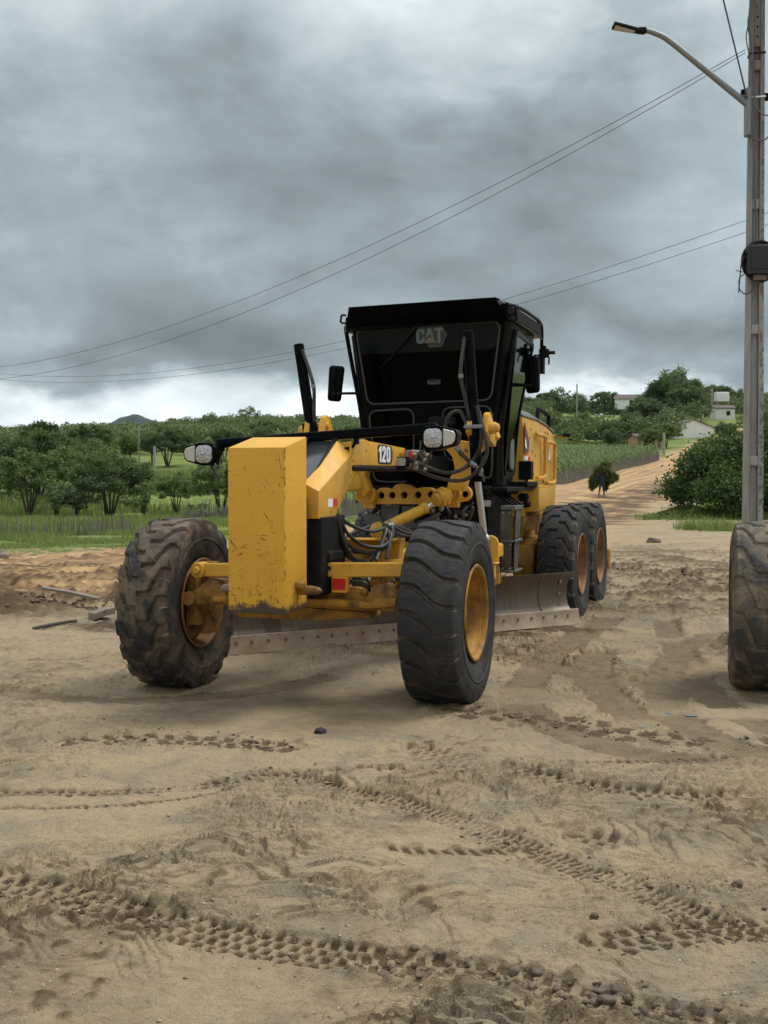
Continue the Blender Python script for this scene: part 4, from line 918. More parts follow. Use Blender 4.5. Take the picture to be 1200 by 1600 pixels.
b = MB(); b.tube([(-3.20,.84,3.37),(-3.6,.89,3.385),(-4.3,.90,3.385),(-4.66,.90,3.37),(-4.78,.90,3.30),(-4.78,.90,3.05)], .02, 8); b.tube([(-3.3,.905,3.215),(-4.2,.915,3.20),(-4.74,.91,3.19)], .012, 6)
b.build('roof_rail', M['black'], roof)
b = MB(); b.box((-3.35,.912,3.225),(-4.64,.918,3.34)); b.build('roof_side_panel', M['black_matte'], roof)
b = MB()
b.tube([(-3.20,.86,3.35),(-3.20,.915,3.35),(-3.20,.93,3.33),(-3.20,.93,3.28),(-3.20,.915,3.26),(-3.20,.86,3.26)], .011, 6); b.box((-3.16,.80,3.27),(-3.24,.87,3.37)); b.build('tie_down_loop', M['black'], roof); b = MB()
b.tube([(-3.20,-.86,3.33),(-3.20,-.90,3.335),(-3.20,-.915,3.31),(-3.20,-.915,3.26),(-3.20,-.86,3.25)], .011, 6)
b.build('tie_down_loop', M['black'], roof)

def front_u(z): return np.interp(z, [1.5, 2.15, 2.40, 3.20, 3.30], [-3.40, -3.36, -3.34, -3.25, -3.22])
def pane(name, corners, rr, off, m, parent, trim=None, tr=.011, n=6):
    """rounded pane on the front of the cab; corners: four (v,z) points; returns the pane"""
    C = [Vector(c) for c in corners]; loop = []
    for i in range(4):
        p, a, c = C[i], C[i-1], C[(i+1) % 4]; da = (a - p).normalized() * rr; dc = (c - p).normalized() * rr
        for t in range(n + 1):
            s = t / n; q = (p + da) * (1-s)**2 + p * 2*s*(1-s) + (p + dc) * s*s; loop.append((q.x, q.y))
    mb = MB(); V = [(front_u(z) + off, v, z) for v, z in loop] + [(front_u(z) - .03, v, z) for v, z in loop]; L = len(loop)
    mb.add(V, [tuple(range(L))] + [(i, (i+1) % L, (i+1) % L + L, i + L) for i in range(L)])
    o = mb.build(name, m, parent)
    if trim:
        t = MB(); P = [(front_u(z) + off + .004, v, z) for v, z in loop]; t.tube(P + [P[0]], tr, 6, smooth=False); t.build('seal', trim, o)
    return o
ws = pane('windscreen', [(-.665,2.41),(.655,2.43),(.770,3.205),(-.765,3.185)], .085, .006, M['glass'], G, M['trim'], .0105)
pane('sun_band', [(-.712,2.925),(.712,2.94),(.755,3.19),(-.75,3.172)], .055, .0085, M['sunband'], ws)
pane('lower_window', [(-.60,1.82),(-.175,1.82),(-.165,2.355),(-.66,2.34)], .10, .006, M['glass'], G, M['trim'], .010)
pane('lower_window', [(.16,1.82),(.60,1.83),(.665,2.37),(.14,2.36)], .10, .006, M['glass'], G, M['trim'], .010)
b = MB(); b.tube([(-3.36,-.62,1.80),(-3.36,-.60,1.64),(-3.36,-.50,1.60),(-3.36,-.25,1.60)], .010, 6); b.build('body_seam', M['trim'], cab); b = MB(); b.tube([(-3.36,.42,1.70),(-3.36,.46,1.64),(-3.36,.60,1.64),(-3.36,.655,1.72),(-3.34,.665,2.3)], .010, 6); b.build('body_seam', M['trim'], cab)
# printed badge on the sun band: hexagon outline, letters and triangle
def fu(z, o=.012): return front_u(z) + o
bx, bz0 = .045, 3.085
hexo = [(-.165,.025),(-.125,.105),(.105,.105),(.165,.015),(.105,-.105),(-.03,-.105),(-.065,-.055),(-.10,-.055)]
def shear(p): return (bx + p[0], bz0 + p[1] + .02 * p[0])
def fplate(mb, outer, holes, o0, o1):
    t = MB(); t.plate([shear(p) for p in outer], [[shear(p) for p in h] for h in holes], 0, 0, 1); mb.add([(fu(z, o0 if u < .5 else o1), v, z) for u, v, z in t.v], t.f)
b = MB(); fplate(b, hexo, [], .0087, .0097); badge = b.build('badge', M['logo_dark'], G)
b = MB(); ring = [(-.125,.105),(.105,.105),(.165,.015),(.105,-.105),(-.03,-.105)]
b.tube([(fu(shear(p)[1], .0105), *shear(p)) for p in ring[1:]], .0035, 5, smooth=False); b.build('badge_outline', M['logo_pale'], badge)
let = {'C': [(.058,.0),(.088,.022),(.088,.06),(.060,.06),(.060,.035),(.045,.030),(.030,.035),(.030,.118),(.045,.123),(.060,.118),(.060,.095),(.088,.095),(.088,.132),(.058,.153),(.025,.153),(0,.132),(0,.022),(.025,0)],
       'A': [(.0,.045),(.028,.153),(.062,.153),(.092,.045),(.062,.078),(.045,.092),(.028,.078)], 'T': [(.030,0),(.060,0),(.060,.123),(.088,.123),(.088,.153),(0,.153),(0,.123),(.030,.123)]}
b = MB()
for ch, xo in (('C', -.158), ('A', -.062), ('T', .038)):
    fplate(b, [(p[0] * 1.0 + xo, p[1] - .068) for p in let[ch]], [], .0100, .0118)
b.build('badge_lettering', M['logo_pale'], badge)
b = MB(); fplate(b, [(-.078,-.062),(.062,-.062),(-.008,.005)], [], .0100, .0113); b.build('badge_triangle', M['logo_tan'], badge)
# wiper
b = MB(); b.tube([(fu(3.235,.03),-.055,3.235),(fu(3.14,.06),-.14,3.14),(fu(3.0,.06),-.27,3.0)], .013, 6, smooth=False); b.tube([(fu(3.13,.05),-.17,3.13),(fu(2.88,.03),-.385,2.88),(fu(2.77,.02),-.535,2.77)], [.010,.009,.004], 6, smooth=False); b.cyl((fu(3.245,0),-.04,3.245),(fu(3.245,.045),-.04,3.245),.022,n=10)
wp = b.build('wiper', M['black_matte'], cab)
for v, z in ((.035,3.25),(-.045,3.252),(-.255,3.232),(-.325,3.228),(-.29,3.208),(-.09,3.24),(.42,3.27)): b = MB(); b.cyl((-3.235,v,z),(fu(z,.012),v,z),.0075,n=8); b.build('bolt_head', M['galv'], cab)
b = MB(); b.prism(rrect(-.01,2.60,.13,2.665,.018), 0, fu(2.62,-.01), fu(2.62,.009)); lt = b.build('latch', M['trim'], G)
b = MB(); b.prism(rrect(.015,2.632,.105,2.655,.01), 0, fu(2.64,.0), fu(2.64,.0105)); b.build('latch_recess', M['dark_open'], lt)
b = MB(); b.box((-3.30,.03,2.17),(-3.20,.30,2.26)); b.box((-3.28,.07,2.25),(-3.22,.14,2.275)); b.box((-3.28,.18,2.25),(-3.22,.26,2.275)); b.build('centre_console', M['black_matte'], cab, bevel=.012)

# doors with tall panes
def side_v(u, z):
    hm = np.interp(z, [c[0] for c in CS], [c[3] for c in CS]) + .025; hr = np.interp(z, [c[0] for c in CS], [c[5] for c in CS]) + .02
    uf = front_u(z) - .16; ur = np.interp(z, [c[0] for c in CS], [c[4] for c in CS]) + .15
    return hm + (hr - hm) * (uf - u) / (uf - ur)
for sg in (1, -1):
    C = [(-3.60,1.66),(-4.26,1.66),(-4.36,2.4),(-4.58,3.12),(-3.52,3.15)]
    def ring(g):
        cx, cz = -4.0, 2.4; return [(cx + (u - cx) * g, cz + (z - cz) * (1 - (1 - g) * .45)) for u, z in C]
    def rloop(L, rr=.09):
        out = []
        for i in range(len(L)):
            p, a, c = Vector(L[i]), Vector(L[i-1]), Vector(L[(i+1) % len(L)]); da = (a-p).normalized()*rr; dc = (c-p).normalized()*rr
            for t in range(6): s = t/5; q = (p+da)*(1-s)**2 + p*2*s*(1-s) + (p+dc)*s*s; out.append((q.x, q.y))
        return out
    lo = rloop(ring(1.0)); li = rloop(ring(.87))
    mb = MB(); n = len(lo); V = [(u, sg*(side_v(u, z) + .022), z) for u, z in lo] + [(u, sg*(side_v(u, z) + .022), z) for u, z in li] + [(u, sg*(side_v(u, z) - .01), z) for u, z in lo] + [(u, sg*(side_v(u, z) - .01), z) for u, z in li]
    mb.add(V, [(i, (i+1) % n, n + (i+1) % n, n + i) for i in range(n)] + [(i, (i+1) % n, 2*n + (i+1) % n, 2*n + i) for i in range(n)] + [(n+i, n+(i+1) % n, 3*n + (i+1) % n, 3*n + i) for i in range(n)])
    dr_ = mb.build('door', M['black'], G)
    mb = MB(); mb.add([(u, sg*(side_v(u, z) + .010), z) for u, z in li], [tuple(range(n))]); mb.build('door_pane', M['door_glass'], dr_)
    mb = MB(); mb.tube([(-3.46,sg*(side_v(-3.46,z) + .012),z) for z in (1.6,2.1,2.6,3.15)], .02, 6); mb.build('door_seal', M['black_matte'], dr_)
    mb = MB(); mb.prism(rrect(-4.02,1.72,-3.82,2.06,.07), 1, sg*.725, sg*.755); mb.build('door_handle', M['grey_cover'], dr_, bevel=.01)
# grab rail on the right-hand pillar, mirrors
b = MB(); b.tube([(-3.36,-.80,3.285),(-3.42,-.90,3.30),(-3.45,-.945,3.25),(-3.45,-.945,3.17),(-3.45,-.865,2.75),(-3.45,-.80,2.42),(-3.45,-.745,2.10),(-3.42,-.68,2.02)], .0225, 10); b.tube([(-3.40,-.86,3.24),(-3.44,-.93,3.22)], .02, 6, smooth=False); b.build('grab_rail', M['black'], cab)
def mirror(c, lean, sg, yaw):
    b = MB(); ol = rrect(-.082,-.19,.082,.19,.035,5); V = []; n = len(ol)
    for u, s in ((-.035,.92),(-.02,1.0),(.015,1.0),(.04,.84)): V += [(u, p[0]*s*(1 - .12*(p[1] < 0)), p[1]*s) for p in ol]
    b.add(V, [(i*n + j, i*n + (j+1) % n, (i+1)*n + (j+1) % n, (i+1)*n + j) for i in range(3) for j in range(n)] + [tuple(range(n))[::-1], tuple(range(3*n, 4*n))])
    b.prism([(-.008,-.15),(.008,-.15),(.016,.14),(-.002,.16)], 0, .038, .050)
    o = b.build('mirror', M['black'], G, bevel=.004); o.location = c; o.rotation_euler = (lean, 0, yaw)
    a = MB(); a.tube([Vector((.05,-sg*.0,-.115)), Vector((.055,-sg*.12,-.10)), Vector((.02,-sg*.27,-.085))], .014, 8, smooth=False); a.ball((.05,0,-.115),.024,8)
    if sg > 0: a.tube([Vector((.05,0,-.115)), Vector((.06,-.16,-.085)), Vector((.12,-.24,-.08))], .015, 8, smooth=False)
    a.build('mirror_arm', M['black_matte'], o); return o
mirror((-3.42,-1.06,2.645), R(-5), -1, R(6)); mirror((-3.62,1.02,2.70), R(3), 1, R(-22))
b = MB(); b.box((-4.62,.84,2.80),(-4.72,.95,3.01)); b.box((-4.62,.90,2.99),(-4.71,1.0,3.07)); b.cyl((-4.67,1.0,3.03),(-4.67,1.07,3.03),.02,n=8); b.ball((-4.67,.95,3.09),.025,8); b.tube([(-4.67,.95,2.98),(-4.67,1.0,2.98),(-4.67,1.0,2.90)], .010, 6); b.build('side_lamp', M['black_matte'], cab, bevel=.008)

# dark structure under the cab, platform, steps
b = MB(); b.box((-4.6,-.62,.95),(-3.42,.60,1.50)); b.box((-3.42,-.35,1.10),(-3.0,.35,1.52)); b.box((-4.7,-.66,1.46),(-3.3,.66,1.56)); b.box((-5.4,-.42,.62),(-3.6,.42,1.2)); b.build('undercarriage', M['black_matte'], G, bevel=.02)
b = MB(); rs = random.Random(11)
for i in range(26):
    v = -.55 + 1.1*rs.random(); z = 1.12 + .28*rs.random(); u = -2.95 - .12*rs.random()
    b.tube([(u,v,z),(u+.05,v+.12*(rs.random()-.5),z-.08*rs.random()),(u,v+.25*(rs.random()-.5),z-.2*rs.random())], .012 + .012*rs.random(), 6)
for i in range(12):
    v = -.5 + 1.0*rs.random(); z = 1.18 + .25*rs.random(); b.box((-3.02,v,z),(-2.93,v+.03+.09*rs.random(),z+.02+.06*rs.random()))
b.build('hydraulic_lines', M['hose'], G)
b = MB()
for i in range(16):
    v = -.55 + 1.1*rs.random(); z = 1.20 + .16*rs.random(); b.ball((-2.93,v,z),(.02,.018 + .02*rs.random(),.014 + .02*rs.random()),8)
b.build('hydraulic_fittings', M['steel'], G)
b = MB(); b.box((-2.86,-.34,1.10),(-2.80,-.16,1.37)); b.box((-2.85,-.13,1.12),(-2.80,-.01,1.36)); b.cyl((-2.82,-.40,1.19),(-2.75,-.40,1.19),.09,n=18); b.tube([(-2.8,-.42,1.06),(-2.78,-.30,1.02),(-2.78,-.1,1.06)], .035, 8)
for v in (-.31,-.25,-.19): b.cyl((-2.80,v,1.345),(-2.79,v,1.345),.012,n=8)
b.build('control_valve', M['grey_cover'], G, bevel=.01)
b = MB(); b.box((-3.28,.575,1.345),(-3.20,.70,1.44)); b.cyl((-3.24,.635,1.44),(-3.24,.635,1.50),.014,n=8); b.tube([(-3.24,.60,1.47),(-3.24,.635,1.53),(-3.24,.67,1.47)], .010, 6)
lp = b.build('marker_lamp', M['black_matte'], G, bevel=.008)
b = MB(); b.prism(rrect(.588,1.352,.688,1.415,.01), 0, -3.198, -3.192); b.build('lens', M['lens'], lp)
b = MB(); b.box((-4.75,.56,1.50),(-3.30,.83,1.545)); b.box((-4.78,.66,1.545),(-4.2,.86,1.60))
for u in (-3.42,-3.62,-3.82): b.tube([(u,.66,1.50),(u-.02,.90,1.34)], .014, 6, smooth=False)
b.build('step_platform', M['black_matte'], G, bevel=.006)
stp = MB()
def flap(mb, q0, q1, s0, s1):           # a hanging strip, thickness given
    V = []
    for (u, v, z), (du, dv) in ((q0, s0), (q1, s1)): V.append(((u, v, z), (du, dv)))
    (a, sa), (c, sc) = V
    B = [(c[0]-sc[0], c[1]-sc[1], c[2]), (c[0]+sc[0], c[1]+sc[1], c[2]), (c[0]+sc[0]-.02, c[1]+sc[1]-.02, c[2]), (c[0]-sc[0]-.02, c[1]-sc[1]-.02, c[2])]
    T = [(a[0]-sa[0], a[1]-sa[1], a[2]), (a[0]+sa[0], a[1]+sa[1], a[2]), (a[0]+sa[0]-.02, a[1]+sa[1]-.02, a[2]), (a[0]-sa[0]-.02, a[1]-sa[1]-.02, a[2])]
    mb.hexa(B, T)
# front-facing and side-facing rubber strips joined at the corner, two tiers
for q in (((-3.19,.855,1.315), (-3.19,.848,1.015), (0,.056), (0,.056)), ((-3.20,.848,.995), (-3.20,.842,.70), (0,.054), (0,.052)),
          ((-3.42,.925,1.325), (-3.41,.915,1.03), (.19,.012), (.18,.012)), ((-3.41,.915,1.005), (-3.38,.905,.705), (.18,.012), (.15,.012))):
    stp = MB(); flap(stp, *q); stp.build('step_flap', M['rubber_flap'], G, bevel=.005)
for z in (1.005,.70):
    b = MB(); b.box((-3.225,.79,z-.012),(-3.18,.908,z+.012)); b.box((-3.58,.80,z-.01),(-3.225,.935,z+.014)); b.build('step_tread', M['grey_cover'], G, bevel=.004)
b = MB(); b.box((-3.60,.79,1.32),(-3.18,.935,1.36)); b.build('step_tread', M['grey_cover'], G, bevel=.004)
for v, z in ((.815,1.29),(.885,1.29),(.81,.975),(.885,.975),(.81,.73),(.88,.73)):
    b = MB(); b.cyl((-3.20,v,z),(-3.178,v,z),.012,n=8); b.build('bolt_head', M['galv'], G)

# engine hood, seen behind the cab
HO = [(-4.85,1.20),(-4.85,2.26),(-5.30,2.355),(-6.40,2.36),(-8.05,2.16),(-8.20,1.95),(-8.20,1.20)]
b = MB(); prof = [(.70,1.20),(.715,1.55),(.705,2.05),(.690,2.30),(.60,2.36)]
st = [(-4.72,1.0,.03),(-5.60,1.0,.02),(-6.30,1.0,-.03),(-6.87,.985,-.10)]; V = []
for u, s, dz in st:
    ring = [(v*s, z + (dz if z > 1.9 else 0)) for v, z in prof]; full = ring + [(-v, z) for v, z in ring[::-1]]; V += [(u, v, z) for v, z in full]
m = 10; F = [(i*m + j, i*m + (j+1) % m, (i+1)*m + (j+1) % m, (i+1)*m + j) for i in range(len(st)-1) for j in range(m)] + [tuple(range(m)), tuple(range((len(st)-1)*m, len(st)*m))[::-1]]
b.add(V, F); hood = b.build('engine_hood', M['yellow'], G, bevel=.012, seg=2)
b = MB(); V = []
for u, s, dz in st:
    V += [(u, v*s, z + dz) for v, z in [(.708,2.305),(.68,2.345),(.56,2.415),(-.56,2.415),(-.68,2.345),(-.708,2.305)]]
F = [(i*6 + j, i*6 + (j+1) % 6, (i+1)*6 + (j+1) % 6, (i+1)*6 + j) for i in range(len(st)-1) for j in range(6)] + [tuple(range(6)), tuple(range(18, 24))[::-1]]
b.add(V, F); htop = b.build('hood_top', M['grey_cover'], G, bevel=.01)
for q0, q1 in (((-5.52,.18,2.395),(-6.3,.50,2.43)), ((-5.0,-.4,2.40),(-5.5,.40,2.47))):
    b = MB(); b.box(q0, q1); b.build('vent_panel', M['galv'], htop, bevel=.01)
b = MB(); b.tube([(-5.70,.67,2.34),(-5.74,.68,2.45),(-5.82,.68,2.475),(-6.40,.68,2.43),(-6.46,.68,2.40),(-6.47,.67,2.28)], .026, 8, k=3); b.build('handrail', M['black_matte'], htop)
for u0, u1, z0_, z1_ in ((-5.36,-5.83,1.65,2.15),(-5.98,-6.49,1.585,2.08)):
    b = MB(); b.tube([(u0,.735,z1_),(u1+.06,.755,z1_-.01),(u1,.755,z1_-.10),(u1,.755,z0_+.10),(u1+.06,.755,z0_),(u0,.745,z0_-.01)], .024, 8, k=5); b.build('grab_handle', M['yellow'], hood)
b = MB(); rs = random.Random(5)
for u, z in ((-5.1,2.10),(-5.2,2.20),(-5.5,2.18),(-6.0,2.16),(-6.15,2.20),(-6.3,2.19),(-5.45,1.9),(-5.3,1.68),(-5.95,1.95),(-6.0,1.9),(-5.95,1.66),(-6.05,1.66),(-6.45,1.4),(-6.4,1.35),(-5.25,1.95),(-6.1,1.55)):
    v = np.interp(z, [1.55,2.05,2.26],[.715,.705,.695]); b.ball((u, v, z), (.02,.006,.018), 8)
b.ball((-5.9,.716,1.60),(.05,.008,.035),8); b.build('mud_splash', M['dark_stick'], hood)
b = MB(); b.box((-6.26,.706,1.86),(-6.34,.722,2.01)); b.build('white_sticker', M['white'], hood)
b = MB(); b.box((-4.76,.708,1.84),(-4.92,.720,1.885)); b.build('white_sticker', M['white'], hood)
b = MB(); b.box((-4.925,.708,1.835),(-5.06,.720,1.88)); b.build('red_sticker', M['red'], hood)
b = MB(); b.prism([(-4.73,2.27),(-4.80,2.24),(-5.02,2.05),(-4.98,1.93),(-4.86,1.90),(-4.73,1.90)], 1, .713, .719); dc = b.build('side_decal', M['red'], G)
b = MB(); b.prism([(-4.735,2.24),(-4.79,2.21),(-4.995,2.04),(-4.955,1.945),(-4.85,1.92),(-4.735,1.92)], 1, .7195, .722); b.build('decal_field', M['plum'], dc)
b = MB(); b.prism([(-4.74,2.10),(-4.80,2.06),(-4.85,1.96),(-4.74,2.0)], 1, .7225, .725); b.build('decal_mark', M['white'], dc)
b = MB(); b.box((-6.78,.66,2.155),(-6.82,.86,2.175)); b.build('rear_lamp_bracket', M['yellow_dirty'], hood)
b = MB(); b.box((-6.76,.80,2.175),(-6.84,.86,2.20)); b.cyl((-6.8,.83,2.20),(-6.8,.83,2.225),.014,n=8); b.ball((-6.8,.875,2.19),(.03,.035,.03),8); b.build('rear_camera', M['black_matte'], hood)
b = MB(); b.box((-4.86,.58,1.255),(-5.75,.862,1.53)); b.box((-4.86,.60,1.53),(-5.70,.86,1.548)); bt = b.build('battery_box', M['yellow'], G, bevel=.012, seg=2)
b = MB(); b.box((-4.80,.60,1.545),(-4.86,.74,1.80)); b.box((-4.70,.66,1.62),(-4.85,.80,1.83)); b.box((-4.66,.66,1.535),(-4.9,.84,1.585)); b.cyl((-4.7,.70,1.42),(-4.86,.70,1.42),.05,n=12); b.cyl((-4.7,.74,1.34),(-4.86,.74,1.34),.035,n=12); b.build('rear_fittings', M['black_matte'], G, bevel=.01)
# tandem cases and rear axle
for sg in (1, -1):
    b = MB(); b.prism([(-4.78,.48),(-4.72,.66),(-4.80,.86),(-5.1,.93),(-6.75,.93),(-7.05,.86),(-7.1,.66),(-7.04,.48),(-6.8,.40),(-5.0,.40)], 1, sg*.58, sg*.82)
    b.cyl((-5.9,sg*.30,.75),(-5.9,sg*.60,.75),.26,n=28)
    for u in (-5.16,-6.67): b.cyl((u,sg*.80,.655),(u,sg*1.05,.655),.16,n=24)
    b.build('tandem_case', M['yellow_dirty'], G, bevel=.02, seg=2)
b = MB(); b.box((-4.80,.50,.93),(-4.95,.66,1.20)); b.tube([(-4.85,.62,.92),(-4.85,.66,1.05),(-4.9,.68,1.2)], .05, 8); b.box((-8.2,-.5,.75),(-4.7,.5,1.22)); b.build('rear_frame', M['yellow_dirty'], G, bevel=.015)
# ripper at the back
b = MB(); b.box((-7.95,-1.15,.50),(-8.12,1.24,.62)); b.box((-8.15,1.12,.40),(-7.98,1.25,.66)); b.box((-8.0,-.4,.5),(-8.3,.4,.95)); rp = b.build('ripper_beam', M['yellow_dirty'], G, bevel=.012)
for v in (-1.15,-.6,0,.6,1.19):
    b = MB(); b.prism([(-8.02,.60),(-8.12,.60),(-8.13,.36),(-8.08,.18),(-7.98,.06),(-8.0,.20),(-8.03,.36)], 1, v - .025, v + .025); b.build('ripper_shank', M['steel'], rp, bevel=.006)
# ---------------------------------------------------------------- trees
def leaf_quads(centres, size, rs, flat=.0, aspect=1.7):
    n = len(centres); a = rs.normal(size=(n, 3)); a[:, 2] *= (1 - flat); a /= np.linalg.norm(a, axis=1)[:, None] + 1e-9
    b_ = rs.normal(size=(n, 3)); b_[:, 2] *= (1 - flat); b_ -= a * (a * b_).sum(1)[:, None]; b_ /= np.linalg.norm(b_, axis=1)[:, None] + 1e-9
    s = size * rs.uniform(.6, 1.35, n)[:, None]; A = a * s * aspect * .5; B = b_ * s * .5
    V = np.stack([centres - A, centres + B * .9 - A * .1, centres + A, centres - B * .9 - A * .1], 1).reshape(-1, 3)
    return V, np.arange(n * 4).reshape(-1, 4)
def crown_points(clumps, per, rs, flatten=.75, shell=.45):
    out = []
    for (c, r) in clumps:
        n = max(6, int(per * r * r)); d = rs.normal(size=(n, 3)); d /= np.linalg.norm(d, axis=1)[:, None]
        rad = r * (rs.uniform(0, 1, n)**shell)[:, None] * (1 + .25 * rs.normal(size=(n, 1)))
        q = d * rad; q[:, 2] *= flatten; out.append(np.array(c) + q)
    return np.concatenate(out)
def tree_proto(kind_, seed, H, W):
    """returns (trunk mesh, crown mesh) of a tree of height H and crown width W with its foot at the origin"""
    rs = np.random.RandomState(seed); rd = random.Random(seed); tb = MB(); clumps = []
    if kind_ == 'umbrella':     # several thin leaning stems, wide feathery dome with gaps
        fork = H * rd.uniform(.10, .2); ns = rd.randint(4, 6); base = Vector((0, 0, -.2))
        for i in range(ns):
            a = 2*math.pi*i/ns + rd.uniform(-.4, .4); rr = W * .5 * rd.uniform(.3, .6); f = Vector((.05*W*math.cos(a), .05*W*math.sin(a), fork))
            mid = Vector((rr*.5*math.cos(a), rr*.5*math.sin(a), H*rd.uniform(.42, .55))); e = Vector((rr*math.cos(a), rr*math.sin(a), H*rd.uniform(.68, .84)))
            tb.tube([base, f, mid, e], [H*.020, H*.016, H*.011, H*.004], 6, k=4)
            for j in range(5):
                a2 = a + rd.uniform(-1.0, 1.0); r2 = W*.5*rd.uniform(.5, .96); e2 = Vector((r2*math.cos(a2), r2*math.sin(a2), H*rd.uniform(.42, .80)))
                tb.tube([mid, mid.lerp(e2, .5) + Vector((0, 0, H*.05)), e2], [H*.008, H*.005, H*.002], 5, k=3)
                clumps.append((e2, W*rd.uniform(.06, .11)))
        for j in range(64):
            a = rd.uniform(0, 6.283); q = math.sqrt(rd.random()); r = W*.5*q*(1 + .12*math.sin(3*a + seed)); top = H*(.98 - .34*q*q); lo = H*(.62 - .26*q)
            clumps.append((Vector((r*math.cos(a), r*math.sin(a), lo + (top - lo)*rd.random()**.55)), W*rd.uniform(.05, .105)))
        fl, flat = .6, .3
    elif kind_ == 'round':
        tb.tube([(0, 0, -.2), (.02*H, 0, H*.2), (0, .03*H, H*.6)], [H*.035, H*.028, H*.012], 7, k=4)
        for j in range(7):
            a = 2*math.pi*j/7 + rd.uniform(-.3, .3); e = Vector((W*.33*math.cos(a), W*.33*math.sin(a), H*rd.uniform(.45, .78))); tb.tube([(0, 0, H*.22), (e.x*.5, e.y*.5, H*.42), e], [H*.015, H*.011, H*.004], 5, k=3)
        for j in range(30):
            d = Vector((rd.gauss(0, 1), rd.gauss(0, 1), rd.gauss(0, 1))).normalized(); r = rd.random()**.4
            clumps.append((Vector((d.x*r*W*.37, d.y*r*W*.37, H*.60 + d.z*r*H*.30)), W*rd.uniform(.10, .17)))
        fl, flat = .85, .1
    else:                       # thin wispy shrub with many stems
        for i in range(7):
            a = rd.uniform(0, 6.283); r = W*.5*rd.uniform(.3, .9); e = Vector((r*math.cos(a), r*math.sin(a), H*rd.uniform(.6, 1.0))); tb.tube([(0, 0, -.15), (e.x*.3, e.y*.3, H*.4), e], [H*.018, H*.013, H*.004], 5, k=4)
            for t in (.55, .75, .92): clumps.append((Vector((e.x*t + rd.gauss(0, .06)*W, e.y*t + rd.gauss(0, .06)*W, e.z*t)), W*rd.uniform(.10, .16)))
        fl, flat = .8, .1
    return tb, clumps, fl, flat, rs
PROTO = {}
def proto(key, kind_, seed, H, W, per, leaf, lm):
    tb, cl, fl, flat, rs = tree_proto(kind_, seed, H, W)
    P = crown_points(cl, per, rs, fl); V, F = leaf_quads(P, leaf, rs, flat)
    PROTO[key] = (tb.mesh(key + '_trunk', M['bark']), np_mesh(key + '_crown', V, F, M[lm]))
proto('umbrella_a', 'umbrella', 3, 3.4, 4.2, 1900, .075, 'leaf_dark'); proto('umbrella_b', 'umbrella', 8, 3.4, 4.0, 1700, .075, 'leaf_mid')
proto('umbrella_c', 'umbrella', 15, 5.0, 5.8, 520, .15, 'leaf_dark'); proto('umbrella_d', 'umbrella', 21, 5.5, 6.0, 480, .15, 'leaf_mid')
proto('round_a', 'round', 4, 5.0, 4.6, 480, .15, 'leaf_deep'); proto('round_b', 'round', 9, 5.5, 5.0, 480, .15, 'leaf_dark'); proto('round_c', 'round', 12, 4.5, 5.2, 480, .15, 'leaf_mid')
proto('wisp_a', 'wisp', 5, 2.1, 1.7, 900, .085, 'leaf_pale'); proto('wisp_b', 'wisp', 7, 2.2, 1.5, 800, .085, 'leaf_mid')
proto('open_a', 'umbrella', 31, 7.5, 7.0, 150, .17, 'leaf_mid')
def tree(key, x, y, s, label, name='tree', cat='tree', group=None, rz=None, sz=1.0, dz=0.0):
    tr, cr = PROTO[key]
    e = empty(name, (x, y, hz(x, y) + dz), rz if rz is not None else (x * 7.31 + y * 3.17) % 6.283, label, cat, group); e.scale = (s, s, s * sz)
    link('trunk', tr, None, e); link('crown', cr, None, e); return e
# near trees in the left-hand meadow
tree('umbrella_a', -13.4, 57.5, 1.0, 'dark broad thorn tree in the left meadow, largest behind the stick fence', rz=.4, sz=.98)
tree('umbrella_b', -17.6, 58.5, 1.0, 'bushy dark green tree at the left edge behind the fence', rz=2.0)
tree('umbrella_b', -16.6, 66, 1.12, 'lighter green spreading tree behind the bushy tree at the left edge', rz=4.0)
tree('umbrella_a', -20.5, 70, 1.3, 'dark crown at the very left edge of the meadow', rz=1.0)
tree('wisp_a', -15.3, 55, 1.0, 'small pale grey green shrub left of the broad thorn tree', 'shrub', 'shrub', rz=.3)
tree('wisp_a', -14.5, 55.5, .95, 'small shrub with dark stems close beside the broad thorn tree', 'shrub', 'shrub', rz=2.3)
tree('wisp_b', -11.4, 56, .92, 'slim green sapling just right of the broad thorn tree', 'sapling', 'sapling', rz=1.0)
tree('umbrella_b', -10.6, 60, .60, 'small feathery thorn tree standing alone in the bright meadow', rz=5.0, sz=1.1)
tree('umbrella_b', -7.9, 57, .72, 'feathery green tree partly hidden by the yellow counterweight', rz=3.0, sz=1.2)
tree('umbrella_a', -23.5, 128, 1.35, 'tall dark thorn tree on the far side of the meadow', rz=.9, sz=.95)
# tree line behind the meadow
far = [('round_a', -40.5, 140, 1.02, 'large dark round tree, tallest on the left skyline'), ('umbrella_c', -35.5, 142, .95, 'spreading tree right of the round skyline tree'), ('round_c', -31.5, 146, .80, 'olive green tree in the middle of the left tree line'),
 ('umbrella_c', -46.0, 138, .82, 'dark tree at the left edge of the skyline'), ('round_b', -27.5, 140, .72, 'low dense tree behind the cross-arm pole'), ('umbrella_d', -37, 125, .78, 'wide green tree below the round skyline tree'),
 ('umbrella_c', -20.0, 148, .85, 'dark tree right of the tall thorn tree'), ('round_b', -15.5, 152, .85, 'round tree behind the left headlight'), ('umbrella_d', -17, 170, 1.0, 'spreading tree above the left headlight'),
 ('open_a', -34.5, 300, 1.05, 'thin open tree standing up from the wooded ridge'), ('open_a', -43, 292, .85, 'smaller open tree on the wooded ridge, left of the thin one'), ('round_c', -8, 150, 1.0, 'round green tree behind the left lift cylinder'), ('umbrella_d', -3.5, 160, .9, 'green tree between the left mirror and the lift cylinder')]
for key, x, y, s, lab in far: tree(key, x, y, s, lab)
